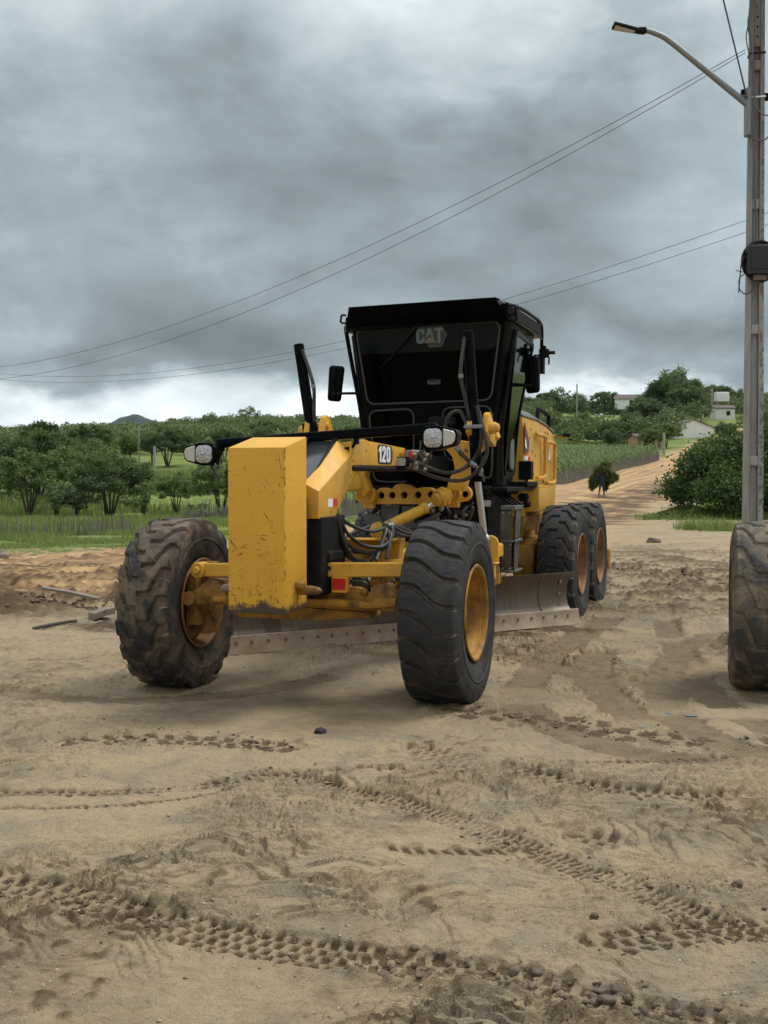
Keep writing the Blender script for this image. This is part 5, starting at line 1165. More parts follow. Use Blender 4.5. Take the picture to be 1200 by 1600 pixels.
# right-hand slope
right = [('round_c', 65, 262, 2.2, 'tallest broad tree on the right hilltop'), ('round_b', 60.6, 235, 1.6, 'dark round tree below the tallest hilltop tree'), ('round_a', 51.4, 220, 1.6, 'dense dark tree on the slope left of the gabled house'), ('umbrella_c', 55, 215, 1.35, 'spreading tree in the middle of the right slope'),
 ('round_c', 50, 225, 1.15, 'green tree beside the yellow green field'), ('umbrella_c', 40.1, 180, 1.15, 'dark thorn tree above the brick ruin'), ('umbrella_c', 32.3, 163, .8, 'low spreading tree left of the brick ruin'), ('round_b', 36, 172, .85, 'bushy tree at the foot of the slope'),
 ('umbrella_d', 36.3, 152, .62, 'dark thorn tree between the brick ruin and the gabled house'), ('round_b', 43.2, 150, .62, 'dark tree behind the big bush, just left of the concrete pole'), ('umbrella_c', 79.5, 282, 1.35, 'rounded tree on the right skyline by the white tank'), ('round_b', 79.4, 266, 1.0, 'dark tree at the right end of the skyline'),
 ('round_c', 57.8, 215, .9, 'tree behind the gabled house'), ('umbrella_c', 41, 295, 1.15, 'wide tree on the hilltop behind the cab'), ('round_c', 49, 300, 1.2, 'round hilltop tree right of the slope pole'), ('umbrella_d', 56, 298, 1.2, 'green hilltop tree left of the white house'), ('round_b', 36, 300, .9, 'dark bush on the hilltop beside the cab'), ('open_a', 45, 305, .95, 'thin open tree on the hilltop above the field'),
 ('round_c', 32.5, 190, .8, 'bush at the lower edge of the green field'), ('round_b', 29, 150, .62, 'dark bush behind the maize'), ('umbrella_d', 33.5, 148, .55, 'low thorn tree behind the maize'), ('round_a', 44, 200, 1.1, 'dark bush cluster in the middle of the slope')]
for key, x, y, s, lab in right: tree(key, x, y, s, lab)
# the big dark tree beside the pole: its crown reaches the ground
rs = np.random.RandomState(77); rd = random.Random(77); cl = []
for i in range(260):
    a = rd.uniform(0, 6.283); rr = math.sqrt(rd.random()); ph = rd.random()
    r = 4.6 * rr; zt = 4.55 * math.sqrt(max(0.02, 1 - (rr*.97)**2)) + .2; z = .55 + (zt - .55) * ph**.45
    cl.append(((r*math.cos(a), r*math.sin(a)*.8, z + .25*math.sin(a*3)), rd.uniform(.42, .85)))
cl = [((c[0], c[1], c[2]*.80), r) for c, r in cl]
P = crown_points(cl, 800, rs, .8, .4); V, F = leaf_quads(P, .095, rs, .25, 1.9)
bt = empty('broadleaf_tree', (16.9, 50.5, hz(16, 50)), 0, 'large dense dark tree whose crown reaches the grass beside the concrete pole', 'tree')
link('crown', np_mesh('broad_crown', V, F, M['leaf_deep']), None, bt)
tb = MB()
for a in range(6): tb.tube([(.1*math.cos(a), .1*math.sin(a), -.3), (.4*math.cos(a), .4*math.sin(a), 1.2), (1.8*math.cos(a), 1.6*math.sin(a), 2.6), (2.9*math.cos(a), 2.4*math.sin(a), 3.3)], [.15, .12, .07, .03], 7, k=4)
tb.build('trunk', M['bark'], bt)
bt2 = empty('broadleaf_tree', (20.4, 54.5, hz(20, 54)), 2.2, 'dense dark tree behind the concrete pole at the right edge', 'tree'); bt2.scale = (.95, .95, .95)
link('crown', bpy.data.meshes['broad_crown'], None, bt2); link('trunk', bpy.data.meshes['trunk'] if 'trunk' in bpy.data.meshes else tb.mesh('trunk', M['bark']), None, bt2)

# far woodland: one mass of small trees on the ridges
def wood(name, label, spots, leaf, per, seed):
    rs = np.random.RandomState(seed); C = []
    for (x, y, s) in spots:
        z = hz(x, y); n = 5
        for j in range(n):
            c = np.array([x + rs.normal()*s*.28, y + rs.normal()*s*.28, z + s*rs.uniform(.30, .72)]); r = s * rs.uniform(.20, .34)
            m = max(8, int(per * r * r)); d = rs.normal(size=(m, 3)); d /= np.linalg.norm(d, axis=1)[:, None]; q = d * r * (rs.uniform(0, 1, (m, 1))**.4); q[:, 2] *= .8; C.append(c + q)
    V, F = leaf_quads(np.concatenate(C), leaf, rs, .15, 1.5); kind(link(name, np_mesh(name, V, F, M['wood'])), 'stuff', label, 'woodland')
sp_ = []; rs = np.random.RandomState(5)
for _ in range(900):
    y = rs.uniform(150, 430); a = rs.uniform(-.36, .03)
    if y < 230 and a > -.20 and rs.rand() < .45: continue
    if y < 175 and rs.rand() < .5: continue
    sp_.append((a*y, y, rs.uniform(2.6, 5.2) * (1 + (y - 150) / 900)))
wood('woodland', 'green thorn woodland covering the slopes behind the left meadow', sp_, .36, 42, 6)
sp_ = []
for _ in range(1000):
    y = rs.uniform(165, 345); a = rs.uniform(.11, .36)
    if .135 < a < .235 and 185 < y < 290 and (a < .195 or rs.rand() < .75): continue
    if a < .17 and 150 < y < 190 and rs.rand() < .25: continue
    if any(abs(a - hx/hy) < .013 and hy - 60 < y < hy + 3 for hx, hy in ((61.5, 293), (44.3, 170), (33.9, 150), (66.5, 222), (64.6, 226), (50, 190))): continue
    sp_.append((a*y, y, rs.uniform(2.2, 5.0)))
wood('woodland', 'thorn scrub covering the slope on the right behind the maize', sp_, .34, 46, 8)
# low bushes scattered over the meadow
sp_ = []
for _ in range(70):
    y = rs.uniform(60, 125); a = rs.uniform(-.36, -.04); sp_.append((a*y, y, rs.uniform(.5, 1.2)))
for _ in range(60):
    y = rs.uniform(190, 285); a = rs.uniform(.13, .19); sp_.append((a*y, y, rs.uniform(.5, 1.6)))
wood('scrub', 'low bushes dotted over the meadows', sp_, .16, 260, 9)

# ---------------------------------------------------------------- grass and maize
def blades(name, label, cat, pts, hh, wd, m, seed, lean=.5):
    rs = np.random.RandomState(seed); n = len(pts); a = rs.uniform(0, 6.283, n); dd, sg, _ = polydist(pts[:, 0], pts[:, 1], EDGE); h = hh * rs.uniform(.45, 1.25, n) * (.22 + .78 * sstep(2.5, 12, dd))
    d = np.stack([np.cos(a), np.sin(a), np.zeros(n)], 1); l = rs.uniform(.1, lean, n)[:, None] * h[:, None]
    t = np.stack([-np.sin(a), np.cos(a), np.zeros(n)], 1) * (wd * rs.uniform(.6, 1.3, n))[:, None]
    up = np.array([0, 0, 1.]) * h[:, None]; p = pts
    V = np.stack([p - t, p + t, p + t*.7 + up*.6 + d*l*.4, p + up*.98 + d*l*1.1, p - t*.7 + up*.6 + d*l*.4], 1).reshape(-1, 3)
    i = np.arange(n)[:, None] * 5; F = np.concatenate([np.concatenate([i, i+1, i+2, i+4], 1), np.concatenate([i+4, i+2, i+3, i+3], 1)])
    Ft = np.concatenate([np.concatenate([i, i+1, i+2], 1), np.concatenate([i, i+2, i+4], 1), np.concatenate([i+4, i+2, i+3], 1)])
    return kind(link(name, np_mesh(name, V, Ft, m)), 'stuff', label, cat)
def scatter(n, x0, x1, y0, y1, seed, thr=.5, patch=.5, pf=.4, trap=False):
    rs = np.random.RandomState(seed); y = rs.uniform(y0, y1, n); x = rs.uniform(x0, x1, n) * (y if trap else 1.0)
    _, g, _ = masks(x, y); k = (g > thr) & (fbm(x*pf, y*pf, 3, seed + 3) + rs.normal(size=n)*.12 > -patch); x, y = x[k], y[k]
    return np.stack([x, y, height(x, y) - .02], 1)
P = scatter(120000, -.36, .0, 24, 60, 21, .55, .12, .3, True)
blades('grass', 'bright green grass along the verge behind the road', 'grass', P, .34, .012, M['grass'], 31)
P = scatter(60000, -.37, .0, 60, 125, 22, .5, .0, .12, True)
blades('grass', 'tall meadow grass in tufts behind the verge', 'grass', P, .55, .03, M['grass'], 32)
P = scatter(60000, 7.5, 22, 34, 58, 23, .55, .5)
blades('grass', 'green grass under the dark tree on the right', 'grass', P, .34, .014, M['grass'], 33)
rs = np.random.RandomState(91); n = 5000; q = rs.normal(size=(n, 2)) * [1.0, 1.0]; x = 13.0 + q[:, 0] * .72; y = 50.5 + q[:, 1] * 1.5; z = height(x, y) + rs.uniform(.03, .5, n) * np.exp(-(q**2).sum(1) * .5)
V, F = leaf_quads(np.stack([x, y, z], 1), .12, rs, .3); kind(link('creeper', np_mesh('creeper', V, F, M['grass'])), 'stuff', 'low leafy weeds in front of the dark tree', 'weeds')
# maize
rs = np.random.RandomState(13); pts = []
for r_ in range(60):
    for c_ in range(120):
        t = c_ / 119; s = 1.3 + r_ * .75
        e0, e1 = Vector((9.0, 77.5)), Vector((33.5, 137)); p = e0.lerp(e1, t); nrm = Vector((-(e1-e0).y, (e1-e0).x)).normalized(); p = p + nrm * (s + .2*rs.normal()) + (e1-e0).normalized() * .3*rs.normal()
        if s < 22 + 6 * math.sin(t * 5) and rs.rand() < .9: pts.append((p.x, p.y))
pts = np.array(pts); H = rs.uniform(1.0, 1.75, len(pts)); VV = []; z0 = height(pts[:, 0], pts[:, 1])
for j in range(9):
    a = rs.uniform(0, 6.283, len(pts)); f = .15 + .8 * j / 8; d = np.stack([np.cos(a), np.sin(a)], 1); w_ = np.stack([-np.sin(a), np.cos(a)], 1) * .055
    L = rs.uniform(.35, .62, len(pts)); b0 = np.column_stack([pts, z0 + H * f]); m1 = np.column_stack([pts + d * L[:, None] * .5, z0 + H * f + .22 * L + .08]); e = np.column_stack([pts + d * L[:, None], z0 + H * f - .10 * L])
    W3 = np.column_stack([w_, np.zeros(len(pts))]); VV.append(np.stack([b0 - W3*.6, b0 + W3*.6, m1 + W3, m1 - W3], 1)); VV.append(np.stack([m1 - W3, m1 + W3, e + W3*.2, e - W3*.2], 1))
V = np.concatenate(VV).reshape(-1, 3); kind(link('maize_field', np_mesh('maize_field', V, np.arange(len(V)).reshape(-1, 4), M['corn'])), 'stuff', 'field of young maize behind the stick fence along the road', 'maize')

# ---------------------------------------------------------------- stick fences, houses, poles
def fence(pts, hgt, step, label, seed, lean=.06):
    rd = random.Random(seed); mb = MB(); pts = [Vector(p) for p in pts]
    for a, c in zip(pts, pts[1:]):
        n = int((c - a).length / step)
        for i in range(n):
            p = a.lerp(c, (i + rd.random()*.7) / n); z = hz(p.x, p.y); h = hgt * rd.uniform(.62, 1.15) * (1.45 if rd.random() < .04 else 1); r = rd.uniform(.018, .04)
            dx, dy = rd.gauss(0, lean) * h, rd.gauss(0, lean) * h
            mb.tube([(p.x, p.y, z - .1), (p.x + dx*.5, p.y + dy*.5, z + h*.55), (p.x + dx, p.y + dy, z + h)], [r, r*.9, r*.55], 4, smooth=False)
    return tag(mb.build('stick_fence', M['dead_sticks'], None, smooth=False), label, 'fence')
fence([(-17, 39), (-12.9, 39.2), (-10.0, 40.3), (-8.9, 42)], .62, .085, 'low grey stick fence at the left edge of the verge', 1)
fence([(-8.8, 52), (-7.6, 54), (-6.2, 55.5)], .62, .045, 'tangled pile of grey brushwood fencing left of the counterweight', 2, .22)
fence([(-3.0, 50), (-1.8, 52), (-.6, 55), (2.5, 62)], .95, .07, 'dark stick fence seen under the grader frame', 3)
fence([(9.6, 78.5), (12.4, 84.8), (20.2, 105.5), (30.8, 132)], 1.05, .12, 'long grey stick fence between the maize and the road', 4)

def small_pole(x, y, h, r, label, arm=False, name='utility_pole'):
    z = hz(x, y); p = empty(name, (x, y, z), 0, label, 'pole'); mb = MB(); mb.box((-r, -r*.8, -.4), (r, r*.8, h)); me = mb; me.build('post', M['pole_grey'], p, bevel=r*.2)
    if arm: mb = MB(); mb.box((-.8, -.06, h-.35), (.8, .06, h-.22)); mb.build('cross_arm', M['pole_grey'], p)
M['pole_grey'] = mat('far_pole_concrete', (.32, .31, .28), .9, dscale=2)
small_pole(-26.8, 129, 4.4, .09, 'distant thin pole with a cross arm in front of the left tree line', True)
small_pole(-17.9, 92, 2.9, .09, 'short pale post alone in the left meadow')
small_pole(41.5, 254, 7.2, .13, 'tall pale pole standing in the field on the right slope')
small_pole(62.5, 225, 5.8, .13, 'pole in front of the white tank building')
small_pole(33.0, 139, 2.6, .13, 'concrete post at the crest of the dirt road')
small_pole(51.3, 190, 2.2, .16, 'short thick concrete post right of the gabled house')

def house(x, y, w_, d_, hw, hr, rz, wall, label, gable_front=True, openings=(), extra=0):
    z = hz(x, y) - .3 + extra; h = empty('house', (x, y, z), rz, label, 'house')
    mb = MB(); hw += .3
    prof = [(-w_/2, 0), (w_/2, 0), (w_/2, hw), (0, hw + hr), (-w_/2, hw)]
    if gable_front: mb.prism(prof, 1, 0, d_)
    else: mb.prism([(0, 0), (d_, 0), (d_, hw), (d_/2, hw + hr), (0, hw)], 0, -w_/2, w_/2)
    mb.build('wall', wall, h)
    mb = MB(); ov, th = .22, .12
    if gable_front:
        for s in (1, -1): mb.hexa([(0, -ov, hw+hr+.02), (0, d_+ov, hw+hr+.02), (s*(w_/2+ov), d_+ov, hw-.1), (s*(w_/2+ov), -ov, hw-.1)], [(0, -ov, hw+hr+th+.02), (0, d_+ov, hw+hr+th+.02), (s*(w_/2+ov), d_+ov, hw+th-.1), (s*(w_/2+ov), -ov, hw+th-.1)])
    else:
        for y0, y1 in ((-ov, d_/2), (d_+ov, d_/2)): mb.hexa([(-w_/2-ov, y0, hw-.1), (w_/2+ov, y0, hw-.1), (w_/2+ov, y1, hw+hr+.02), (-w_/2-ov, y1, hw+hr+.02)], [(-w_/2-ov, y0, hw+th-.1), (w_/2+ov, y0, hw+th-.1), (w_/2+ov, y1, hw+hr+th+.02), (-w_/2-ov, y1, hw+hr+th+.02)])
    mb.build('roof', M['tiles'], h)
    for (nm, x0, x1, z0, z1) in openings:
        mb = MB(); mb.box((x0, -.04, z0 + .3), (x1, .05, z1 + .3)); mb.build(nm, M['dark_open'], h)
    return h
house(61.5, 293, 8.4, 6, 2.3, 1.1, -.2, M['wall_white'], 'white house with a dark tiled roof on the hilltop', False, (('door', -.6, .3, 0, 1.9), ('window', 1.6, 2.6, .9, 1.7)), 1.6)
house(44.6, 170, 6.0, 8, 1.5, 1.1, .15, M['wall_white'], 'whitewashed gabled house end half hidden by trees', True)
house(33.9, 150, 3.4, 4, 1.6, .35, .1, M['wall_brick'], 'small weathered brick ruin with open doorways', False, (('doorway', -.9, -.45, 0, 1.3), ('doorway', .0, .5, 0, 1.35), ('doorway', 1.0, 1.3, .3, 1.2)))
house(63.9, 221, 3.6, 4, 2.2, .5, 0, M['wall_white'], 'low house with a dark wall below the white tank', False, (('window', .2, .9, .8, 1.6),))
z = hz(64.6, 226); tk = empty('water_tank', (64.6, 226, z), 0, 'white square water tank raised above the low house', 'tank'); mb = MB(); mb.box((-1.2, -1, 3.2), (1.2, 1, 5.0)); mb.build('tank', M['wall_white'], tk, bevel=.08)
mb = MB()
for sx in (-1, 1):
    for sy in (-.8, .8): mb.box((sx*1.0 - .1, sy - .1, -.3), (sx*1.0 + .1, sy + .1, 3.2))
mb.build('stand', M['wall_brick'], tk)
house(70.5, 262, 5.0, 4, 1.8, .5, .1, M['wall_brick'], 'long low roof among the trees on the right skyline', False)
# ---------------------------------------------------------------- concrete pole with lamp, box and cables
def pole_mat():
    m = bpy.data.materials.new('weathered_concrete'); m.use_nodes = True; nt = m.node_tree; b = nt.nodes['Principled BSDF']
    tc = nd(nt, 'ShaderNodeTexCoord').outputs['Object']; mp = nd(nt, 'ShaderNodeMapping', {0: tc, 'Scale': (9, 9, 1.4)}).outputs[0]
    c = ramp(nt, noise(nt, mp, 1.3, 7, .65), [(.3, (.20,.19,.175)), (.5, (.30,.29,.27)), (.7, (.37,.355,.33))])
    s = nd(nt, 'ShaderNodeSeparateXYZ', {0: tc})
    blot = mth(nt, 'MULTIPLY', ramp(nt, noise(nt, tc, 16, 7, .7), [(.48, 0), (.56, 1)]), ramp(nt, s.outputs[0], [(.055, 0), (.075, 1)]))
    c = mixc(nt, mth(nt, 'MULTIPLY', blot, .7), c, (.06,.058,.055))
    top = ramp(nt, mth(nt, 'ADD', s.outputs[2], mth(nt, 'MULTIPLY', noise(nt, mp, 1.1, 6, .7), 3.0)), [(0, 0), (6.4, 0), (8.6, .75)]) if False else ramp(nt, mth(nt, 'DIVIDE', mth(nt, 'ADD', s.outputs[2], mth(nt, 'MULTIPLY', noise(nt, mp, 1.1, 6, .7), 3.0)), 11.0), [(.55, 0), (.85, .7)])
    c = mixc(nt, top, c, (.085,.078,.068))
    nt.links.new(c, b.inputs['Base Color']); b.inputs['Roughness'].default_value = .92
    bn = nd(nt, 'ShaderNodeBump', {'Strength': .6, 'Distance': .012, 'Height': noise(nt, tc, 34, 7, .7)}); nt.links.new(bn.outputs[0], b.inputs['Normal'])
    return m
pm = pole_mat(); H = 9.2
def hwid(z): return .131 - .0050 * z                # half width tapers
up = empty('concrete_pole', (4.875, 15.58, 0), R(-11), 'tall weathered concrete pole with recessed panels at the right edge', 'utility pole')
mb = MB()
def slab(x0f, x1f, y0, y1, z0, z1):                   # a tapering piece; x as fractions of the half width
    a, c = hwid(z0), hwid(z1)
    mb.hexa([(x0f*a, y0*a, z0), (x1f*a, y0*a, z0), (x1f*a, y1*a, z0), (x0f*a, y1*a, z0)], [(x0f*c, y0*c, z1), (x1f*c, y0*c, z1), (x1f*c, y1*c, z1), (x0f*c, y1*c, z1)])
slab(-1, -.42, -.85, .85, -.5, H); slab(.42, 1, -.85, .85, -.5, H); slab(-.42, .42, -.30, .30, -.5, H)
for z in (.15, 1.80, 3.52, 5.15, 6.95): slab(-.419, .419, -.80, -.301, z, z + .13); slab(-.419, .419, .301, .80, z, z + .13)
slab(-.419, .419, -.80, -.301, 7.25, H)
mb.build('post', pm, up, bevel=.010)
for i in range(6):
    z = 7.38 + i * .128; mb = MB(); mb.cyl((0, -.81*hwid(z), z), (0, -.79*hwid(z), z), .016, n=10); mb.build('bolt_hole', M['dark_open'], up)
for z, m_ in ((7.17, 'black_matte'), (6.60, 'white')):
    mb = MB(); w_ = hwid(z) + .006; d_ = hwid(z)*.85 + .006; mb.tube([(-w_, -d_, z), (w_, -d_, z), (w_, d_, z), (-w_, d_, z), (-w_, -d_, z)], .012, 6, smooth=False); mb.build('steel_band', M[m_], up)
for q0, q1 in (((-.10, -.10, 6.62), (-.20, .0, 6.71)), ((.09, -.08, 6.56), (.24, 0, 6.65))):
    mb = MB(); mb.box(q0, q1); mb.build('insulator', M['black_matte'], up, bevel=.01)
lamp = empty('street_lamp', (4.74, 15.5, 6.51), 0, 'grey street lamp on a long curved arm clamped to the concrete pole', 'street lamp')
mb = MB(); mb.tube([(.02,0,-.03), (-.60,-.02,.46), (-1.05,-.05,.80), (-1.22,-.06,.885), (-1.36,-.07,.925)], [.042,.040,.037,.035,.034], 14, k=8); mb.build('arm', M['galv'], lamp)
mb = MB(); mb.box((-.035,-.06,-.42), (.035,.06,.20)); mb.box((-.16,-.015,.09), (-.03,.015,.115)); mb.build('clamp', M['galv'], lamp, bevel=.01)
hd = MB(); hd.hexa([(-1.36,-.10,.875), (-1.36,-.02,.875), (-1.78,.04,.965), (-1.78,-.17,.965)], [(-1.36,-.10,.930), (-1.36,-.02,.930), (-1.77,.03,1.010), (-1.77,-.16,1.010)])
hd.box((-1.34,-.105,.885), (-1.46,-.02,.958)); hd = hd.build('lamp_head', M['black_matte'], lamp, bevel=.012)
mb = MB(); mb.hexa([(-1.50,-.105,.898), (-1.50,-.02,.898), (-1.755,.02,.955), (-1.755,-.15,.955)], [(-1.50,-.105,.906), (-1.50,-.02,.906), (-1.755,.02,.963), (-1.755,-.15,.963)]); mb.build('diffuser', mat('lamp_diffuser', (.42,.43,.38), .4), hd)
bxo = empty('cable_box', (4.850, 15.36, 4.24), R(-8), 'black plastic splice box strapped to the concrete pole', 'cable box')
mb = MB(); mb.prism(rrect(-.155, .03, .155, .40, .035), 1, -.10, .06); mb.box((-.165,-.09,.30), (.165,.05,.36)); mb.box((-.165,-.09,.10), (.165,.05,.15)); mb.prism(rrect(-.10, .09, .10, .34, .02), 1, -.112, -.10)
mb.build('casing', mat('black_plastic', (.010,.010,.012), .45, dscale=10), bxo, bevel=.012)
mb = MB(); mb.box((-.06,-.03,-.035), (.10,.04,.025)); mb.build('tag_plate', M['planks'], bxo)
coil = MB(); rd = random.Random(3)
for i in range(7):
    r = .175 + .012*i + .01*rd.random(); coil.tube([(.03 + r*math.cos(a), .09 - .012*i, .21 + r*1.08*math.sin(a)) for a in np.linspace(0, 6.283, 25)], .009, 5, smooth=False)
cl_ = coil.build('cable_coil', M['hose']); cl_.location = (4.855, 15.36, 4.24); tag(cl_, 'coil of black cable hanging behind the splice box', 'cable coil')
mb = MB()
mb.tube([(-.17,0,.05), (-.25,-.02,-.02), (-.25,-.03,-.16), (-.17,-.03,-.22), (-.08,-.03,-.16), (-.07,-.02,-.05)], .008, 5); mb.tube([(-.15,0,.3), (-.22,-.01,.2), (-.24,-.01,.02), (-.26,-.02,-.2)], .008, 5); mb.tube([(-.30,-.02,.085), (-.22,-.02,.065), (-.15,0,.07)], .006, 5)
o = mb.build('loose_cable', M['hose']); o.location = (4.855, 15.36, 4.24); tag(o, 'thin loose cable looping out below the splice box', 'cable')
def cable(P, r, label, sag=None, group=None):
    if sag is not None:
        a, c = Vector(P[0]), Vector(P[1]); P = [a.lerp(c, t) - Vector((0, 0, sag*4*t*(1-t))) for t in np.linspace(0, 1, 60)]
    mb = MB(); mb.tube(P, r, 5, smooth=sag is None); return tag(mb.build('cable', M['cable']), label, 'cable', group)
M['cable'] = mat('cable_sheath', (.075,.08,.085), .6)
cable([(4.70,15.5,7.21), (-17.33,40,5.40)], .0048, 'upper of the two cables running down left from the lamp pole', 1.50)
cable([(4.70,15.5,7.17), (-17.33,40,5.20)], .0048, 'lower of the two cables running down left from the lamp pole', 1.70)
cable([(10.68,30,8.70), (-32.47,75,10.02)], .0075, 'upper cable passing behind the grader cab', 3.1)
cable([(10.68,30,8.38), (-32.48,75,9.61)], .0075, 'lower cable passing behind the grader cab', 3.0)
cable([(4.72,15.45,6.55), (3.95,14.6,8.3), (3.6,14.2,9.1)], .011, 'steep cable rising left past the lamp arm')
cable([(4.70,15.45,8.1), (4.62,15.4,7.95), (4.50,15.4,7.84), (4.36,15.4,7.86), (4.30,15.4,8.05), (4.30,15.4,8.3)], .009, 'loop of cable hanging near the top of the pole')
cable([(4.74,15.43,8.3), (4.75,15.43,7.9), (4.72,15.42,7.5), (4.76,15.42,7.2), (4.78,15.42,6.9), (4.80,15.42,6.5), (4.80,15.43,5.9), (4.82,15.42,5.2), (4.84,15.41,4.9), (4.80,15.40,4.65)], .015, 'thick black cable running down the face of the pole to the splice box')
cable([(4.70,15.43,8.3), (4.80,15.42,7.9), (4.90,15.42,7.45), (4.88,15.41,7.3)], .009, 'short cable crossing the top of the pole')
cable([(4.78,15.43,6.55), (4.84,15.40,6.40), (4.97,15.40,6.33), (5.3,15.40,6.32)], .010, 'upper cable loop crossing the pole to the right')
cable([(4.75,15.43,6.10), (4.82,15.40,6.02), (4.95,15.40,6.03), (5.08,15.40,6.2), (5.2,15.4,6.4)], .010, 'lower cable loop under the lamp clamp')
cable([(5.02,15.5,6.5), (5.10,15.6,6.1), (5.4,15.9,4.9)], .012, 'cable dropping away right from the pole')
cable([(5.04,15.5,7.15), (6.5,16.5,7.1)], .010, 'level cable leaving the pole to the right')
for k, y0 in enumerate((0,)):
    mb = MB(); mb.tube([(4.74,15.43,7.55),(4.70,15.42,7.45),(4.69,15.42,7.3),(4.73,15.42,7.1),(4.75,15.42,6.95)], .008, 5); mb.tube([(4.76,15.43,7.62),(4.71,15.42,7.58),(4.72,15.42,7.4),(4.77,15.42,7.35)], .008, 5); tag(mb.build('cable', M['cable']), 'tangle of thin wires on the left side of the pole top', 'cable')

# ---------------------------------------------------------------- big tyre at the right edge
tw = empty('tractor_wheel', (2.99, 9.23, .635), R(-15), 'large worn tyre caked with mud at the right edge', 'wheel')
link('tyre', tyre_mesh('tyre_caked', M['rubber_caked'], 'chev', Rr=.665, W=.50, lugs=15, depth=.016, seed=9), None, tw).rotation_euler = (0, 0, R(90))
link('rim', RIM_DEEP, None, tw).rotation_euler = (0, 0, R(-90))

# ---------------------------------------------------------------- person with a load of fodder
def person():
    me = bpy.data.meshes.new('person')
    J = [((0,0,.86),.135), ((0,.01,1.05),.125), ((0,.02,1.25),.150), ((0,.0,1.38),.07), ((0,-.03,1.45),.055),
         ((.09,0,.80),.085), ((.11,-.06,.47),.058), ((.12,.02,.09),.038), ((.13,-.13,.035),.035),
         ((-.09,0,.80),.085), ((-.13,.05,.47),.058), ((-.17,.16,.11),.038), ((-.18,.03,.035),.035),
         ((.18,.01,1.32),.060), ((.30,-.06,1.40),.046), ((.24,.03,1.62),.036), ((.21,.05,1.70),.034),
         ((-.18,.01,1.32),.060), ((-.30,-.06,1.38),.046), ((-.25,.03,1.60),.036), ((-.22,.05,1.68),.034),
         ((0,-.05,1.52),.088), ((0,-.05,1.63),.078)]
    E = [(0,1),(1,2),(2,3),(3,4),(0,5),(5,6),(6,7),(7,8),(0,9),(9,10),(10,11),(11,12),(2,13),(13,14),(14,15),(15,16),(2,17),(17,18),(18,19),(19,20),(4,21),(21,22)]
    me.from_pydata([p for p, r in J], E, []); o = bpy.data.objects.new('person', me); COL.objects.link(o)
    sk = o.modifiers.new('Skin', 'SKIN'); sv = me.skin_vertices[0].data
    for i, (p, r) in enumerate(J): sv[i].radius = (r, r)
    sv[0].use_root = True
    ss = o.modifiers.new('Subdivision', 'SUBSURF'); ss.levels = 2; ss.render_levels = 2
    bpy.context.view_layer.update(); dg = bpy.context.evaluated_depsgraph_get(); m2 = bpy.data.meshes.new_from_object(o.evaluated_get(dg)); o.modifiers.clear(); o.data = m2
    m2.materials.clear(); m2.materials.append(M['skin']); m2.materials.append(M['cloth_dark'])
    for p in m2.polygons:
        p.use_smooth = True; c = p.center
        p.material_index = 1 if (.40 < c.z < 1.40 and not (abs(c.x) > .26)) else 0
    return o
pe = person(); PX, PY = 12.95, 70.0; pe.location = (PX, PY, hz(PX, PY)); tag(pe, 'person in dark shorts and shirt walking with a load on the back', 'person')
mb = MB(); mb.ball((0,-.035,1.66),(.098,.11,.07),12); mb.ball((0,0,1.62),(.10,.10,.085),12); mb.build('hair', M['black_matte'], pe)
rs = np.random.RandomState(41); C = []
for c, r, n in (((.10,.30,1.42),(.50,.34,.36),1500), ((-.42,.22,.98),(.30,.28,.42),900), ((.50,.28,1.15),(.34,.28,.34),800), ((.0,.12,1.68),(.46,.34,.22),800), ((.80,.3,1.22),(.24,.14,.24),200), ((.25,.25,1.95),(.30,.2,.2),260), ((-.55,.2,.70),(.16,.16,.28),220), ((.26,.30,.70),(.16,.2,.30),260)):
    d = rs.normal(size=(n, 3)); d /= np.linalg.norm(d, axis=1)[:, None]; C.append(np.array(c) + d * np.array(r) * (rs.uniform(0, 1, (n, 1))**.4))
V, F = leaf_quads(np.concatenate(C), .085, rs, 0, 4.2); fb = link('fodder_bundle', np_mesh('fodder_bundle', V, F, M['fodder'])); fb.location = pe.location; tag(fb, 'big bundle of cut green fodder on the walking person', 'bundle')

# ---------------------------------------------------------------- odds and ends on the ground
def stick(P, r, m, label, name='stick', flat=None):
    mb = MB()
    Q = [(x, y, gz(x, y) + dz) for x, y, dz in P]
    if flat:
        a, c = Vector(Q[0]), Vector(Q[-1]); d = (c - a).normalized(); s = Vector((-d.y, d.x, 0)) * flat; n = Vector((0, 0, r)); mid = a.lerp(c, .55) + Vector((0, 0, .01))
        for p, q in ((a, mid), (mid, c)): mb.hexa([p - s, p + s, q + s*.9, q - s*.9], [p - s + n, p + s + n, q + s*.9 + n, q - s*.9 + n])
    else: mb.tube(Q, r, 7, k=4)
    return tag(mb.build(name, m, bevel=.004 if flat else 0), label, name)
stick([(-4.10,14.15,.10), (-3.35,13.80,.12)], .03, M['planks'], 'pale weathered board lying on the mud heap at the left', 'board', .05)
stick([(-3.72,12.45,.01), (-3.6,12.6,.02), (-3.5,12.8,.02), (-3.38,12.92,.02)], .018, M['dark_stick'], 'dark crooked branch below the pale board')
stick([(-3.3,13.35,.03), (-3.0,13.6,.05), (-2.75,13.75,.05)], .016, M['dark_stick'], 'thin dark stick poking out behind the left wheel')
stick([(-3.25,13.05,.02), (-3.05,13.2,.06)], .07, M['planks'], 'broken block of wood beside the dark branch', 'wood_block', .09)
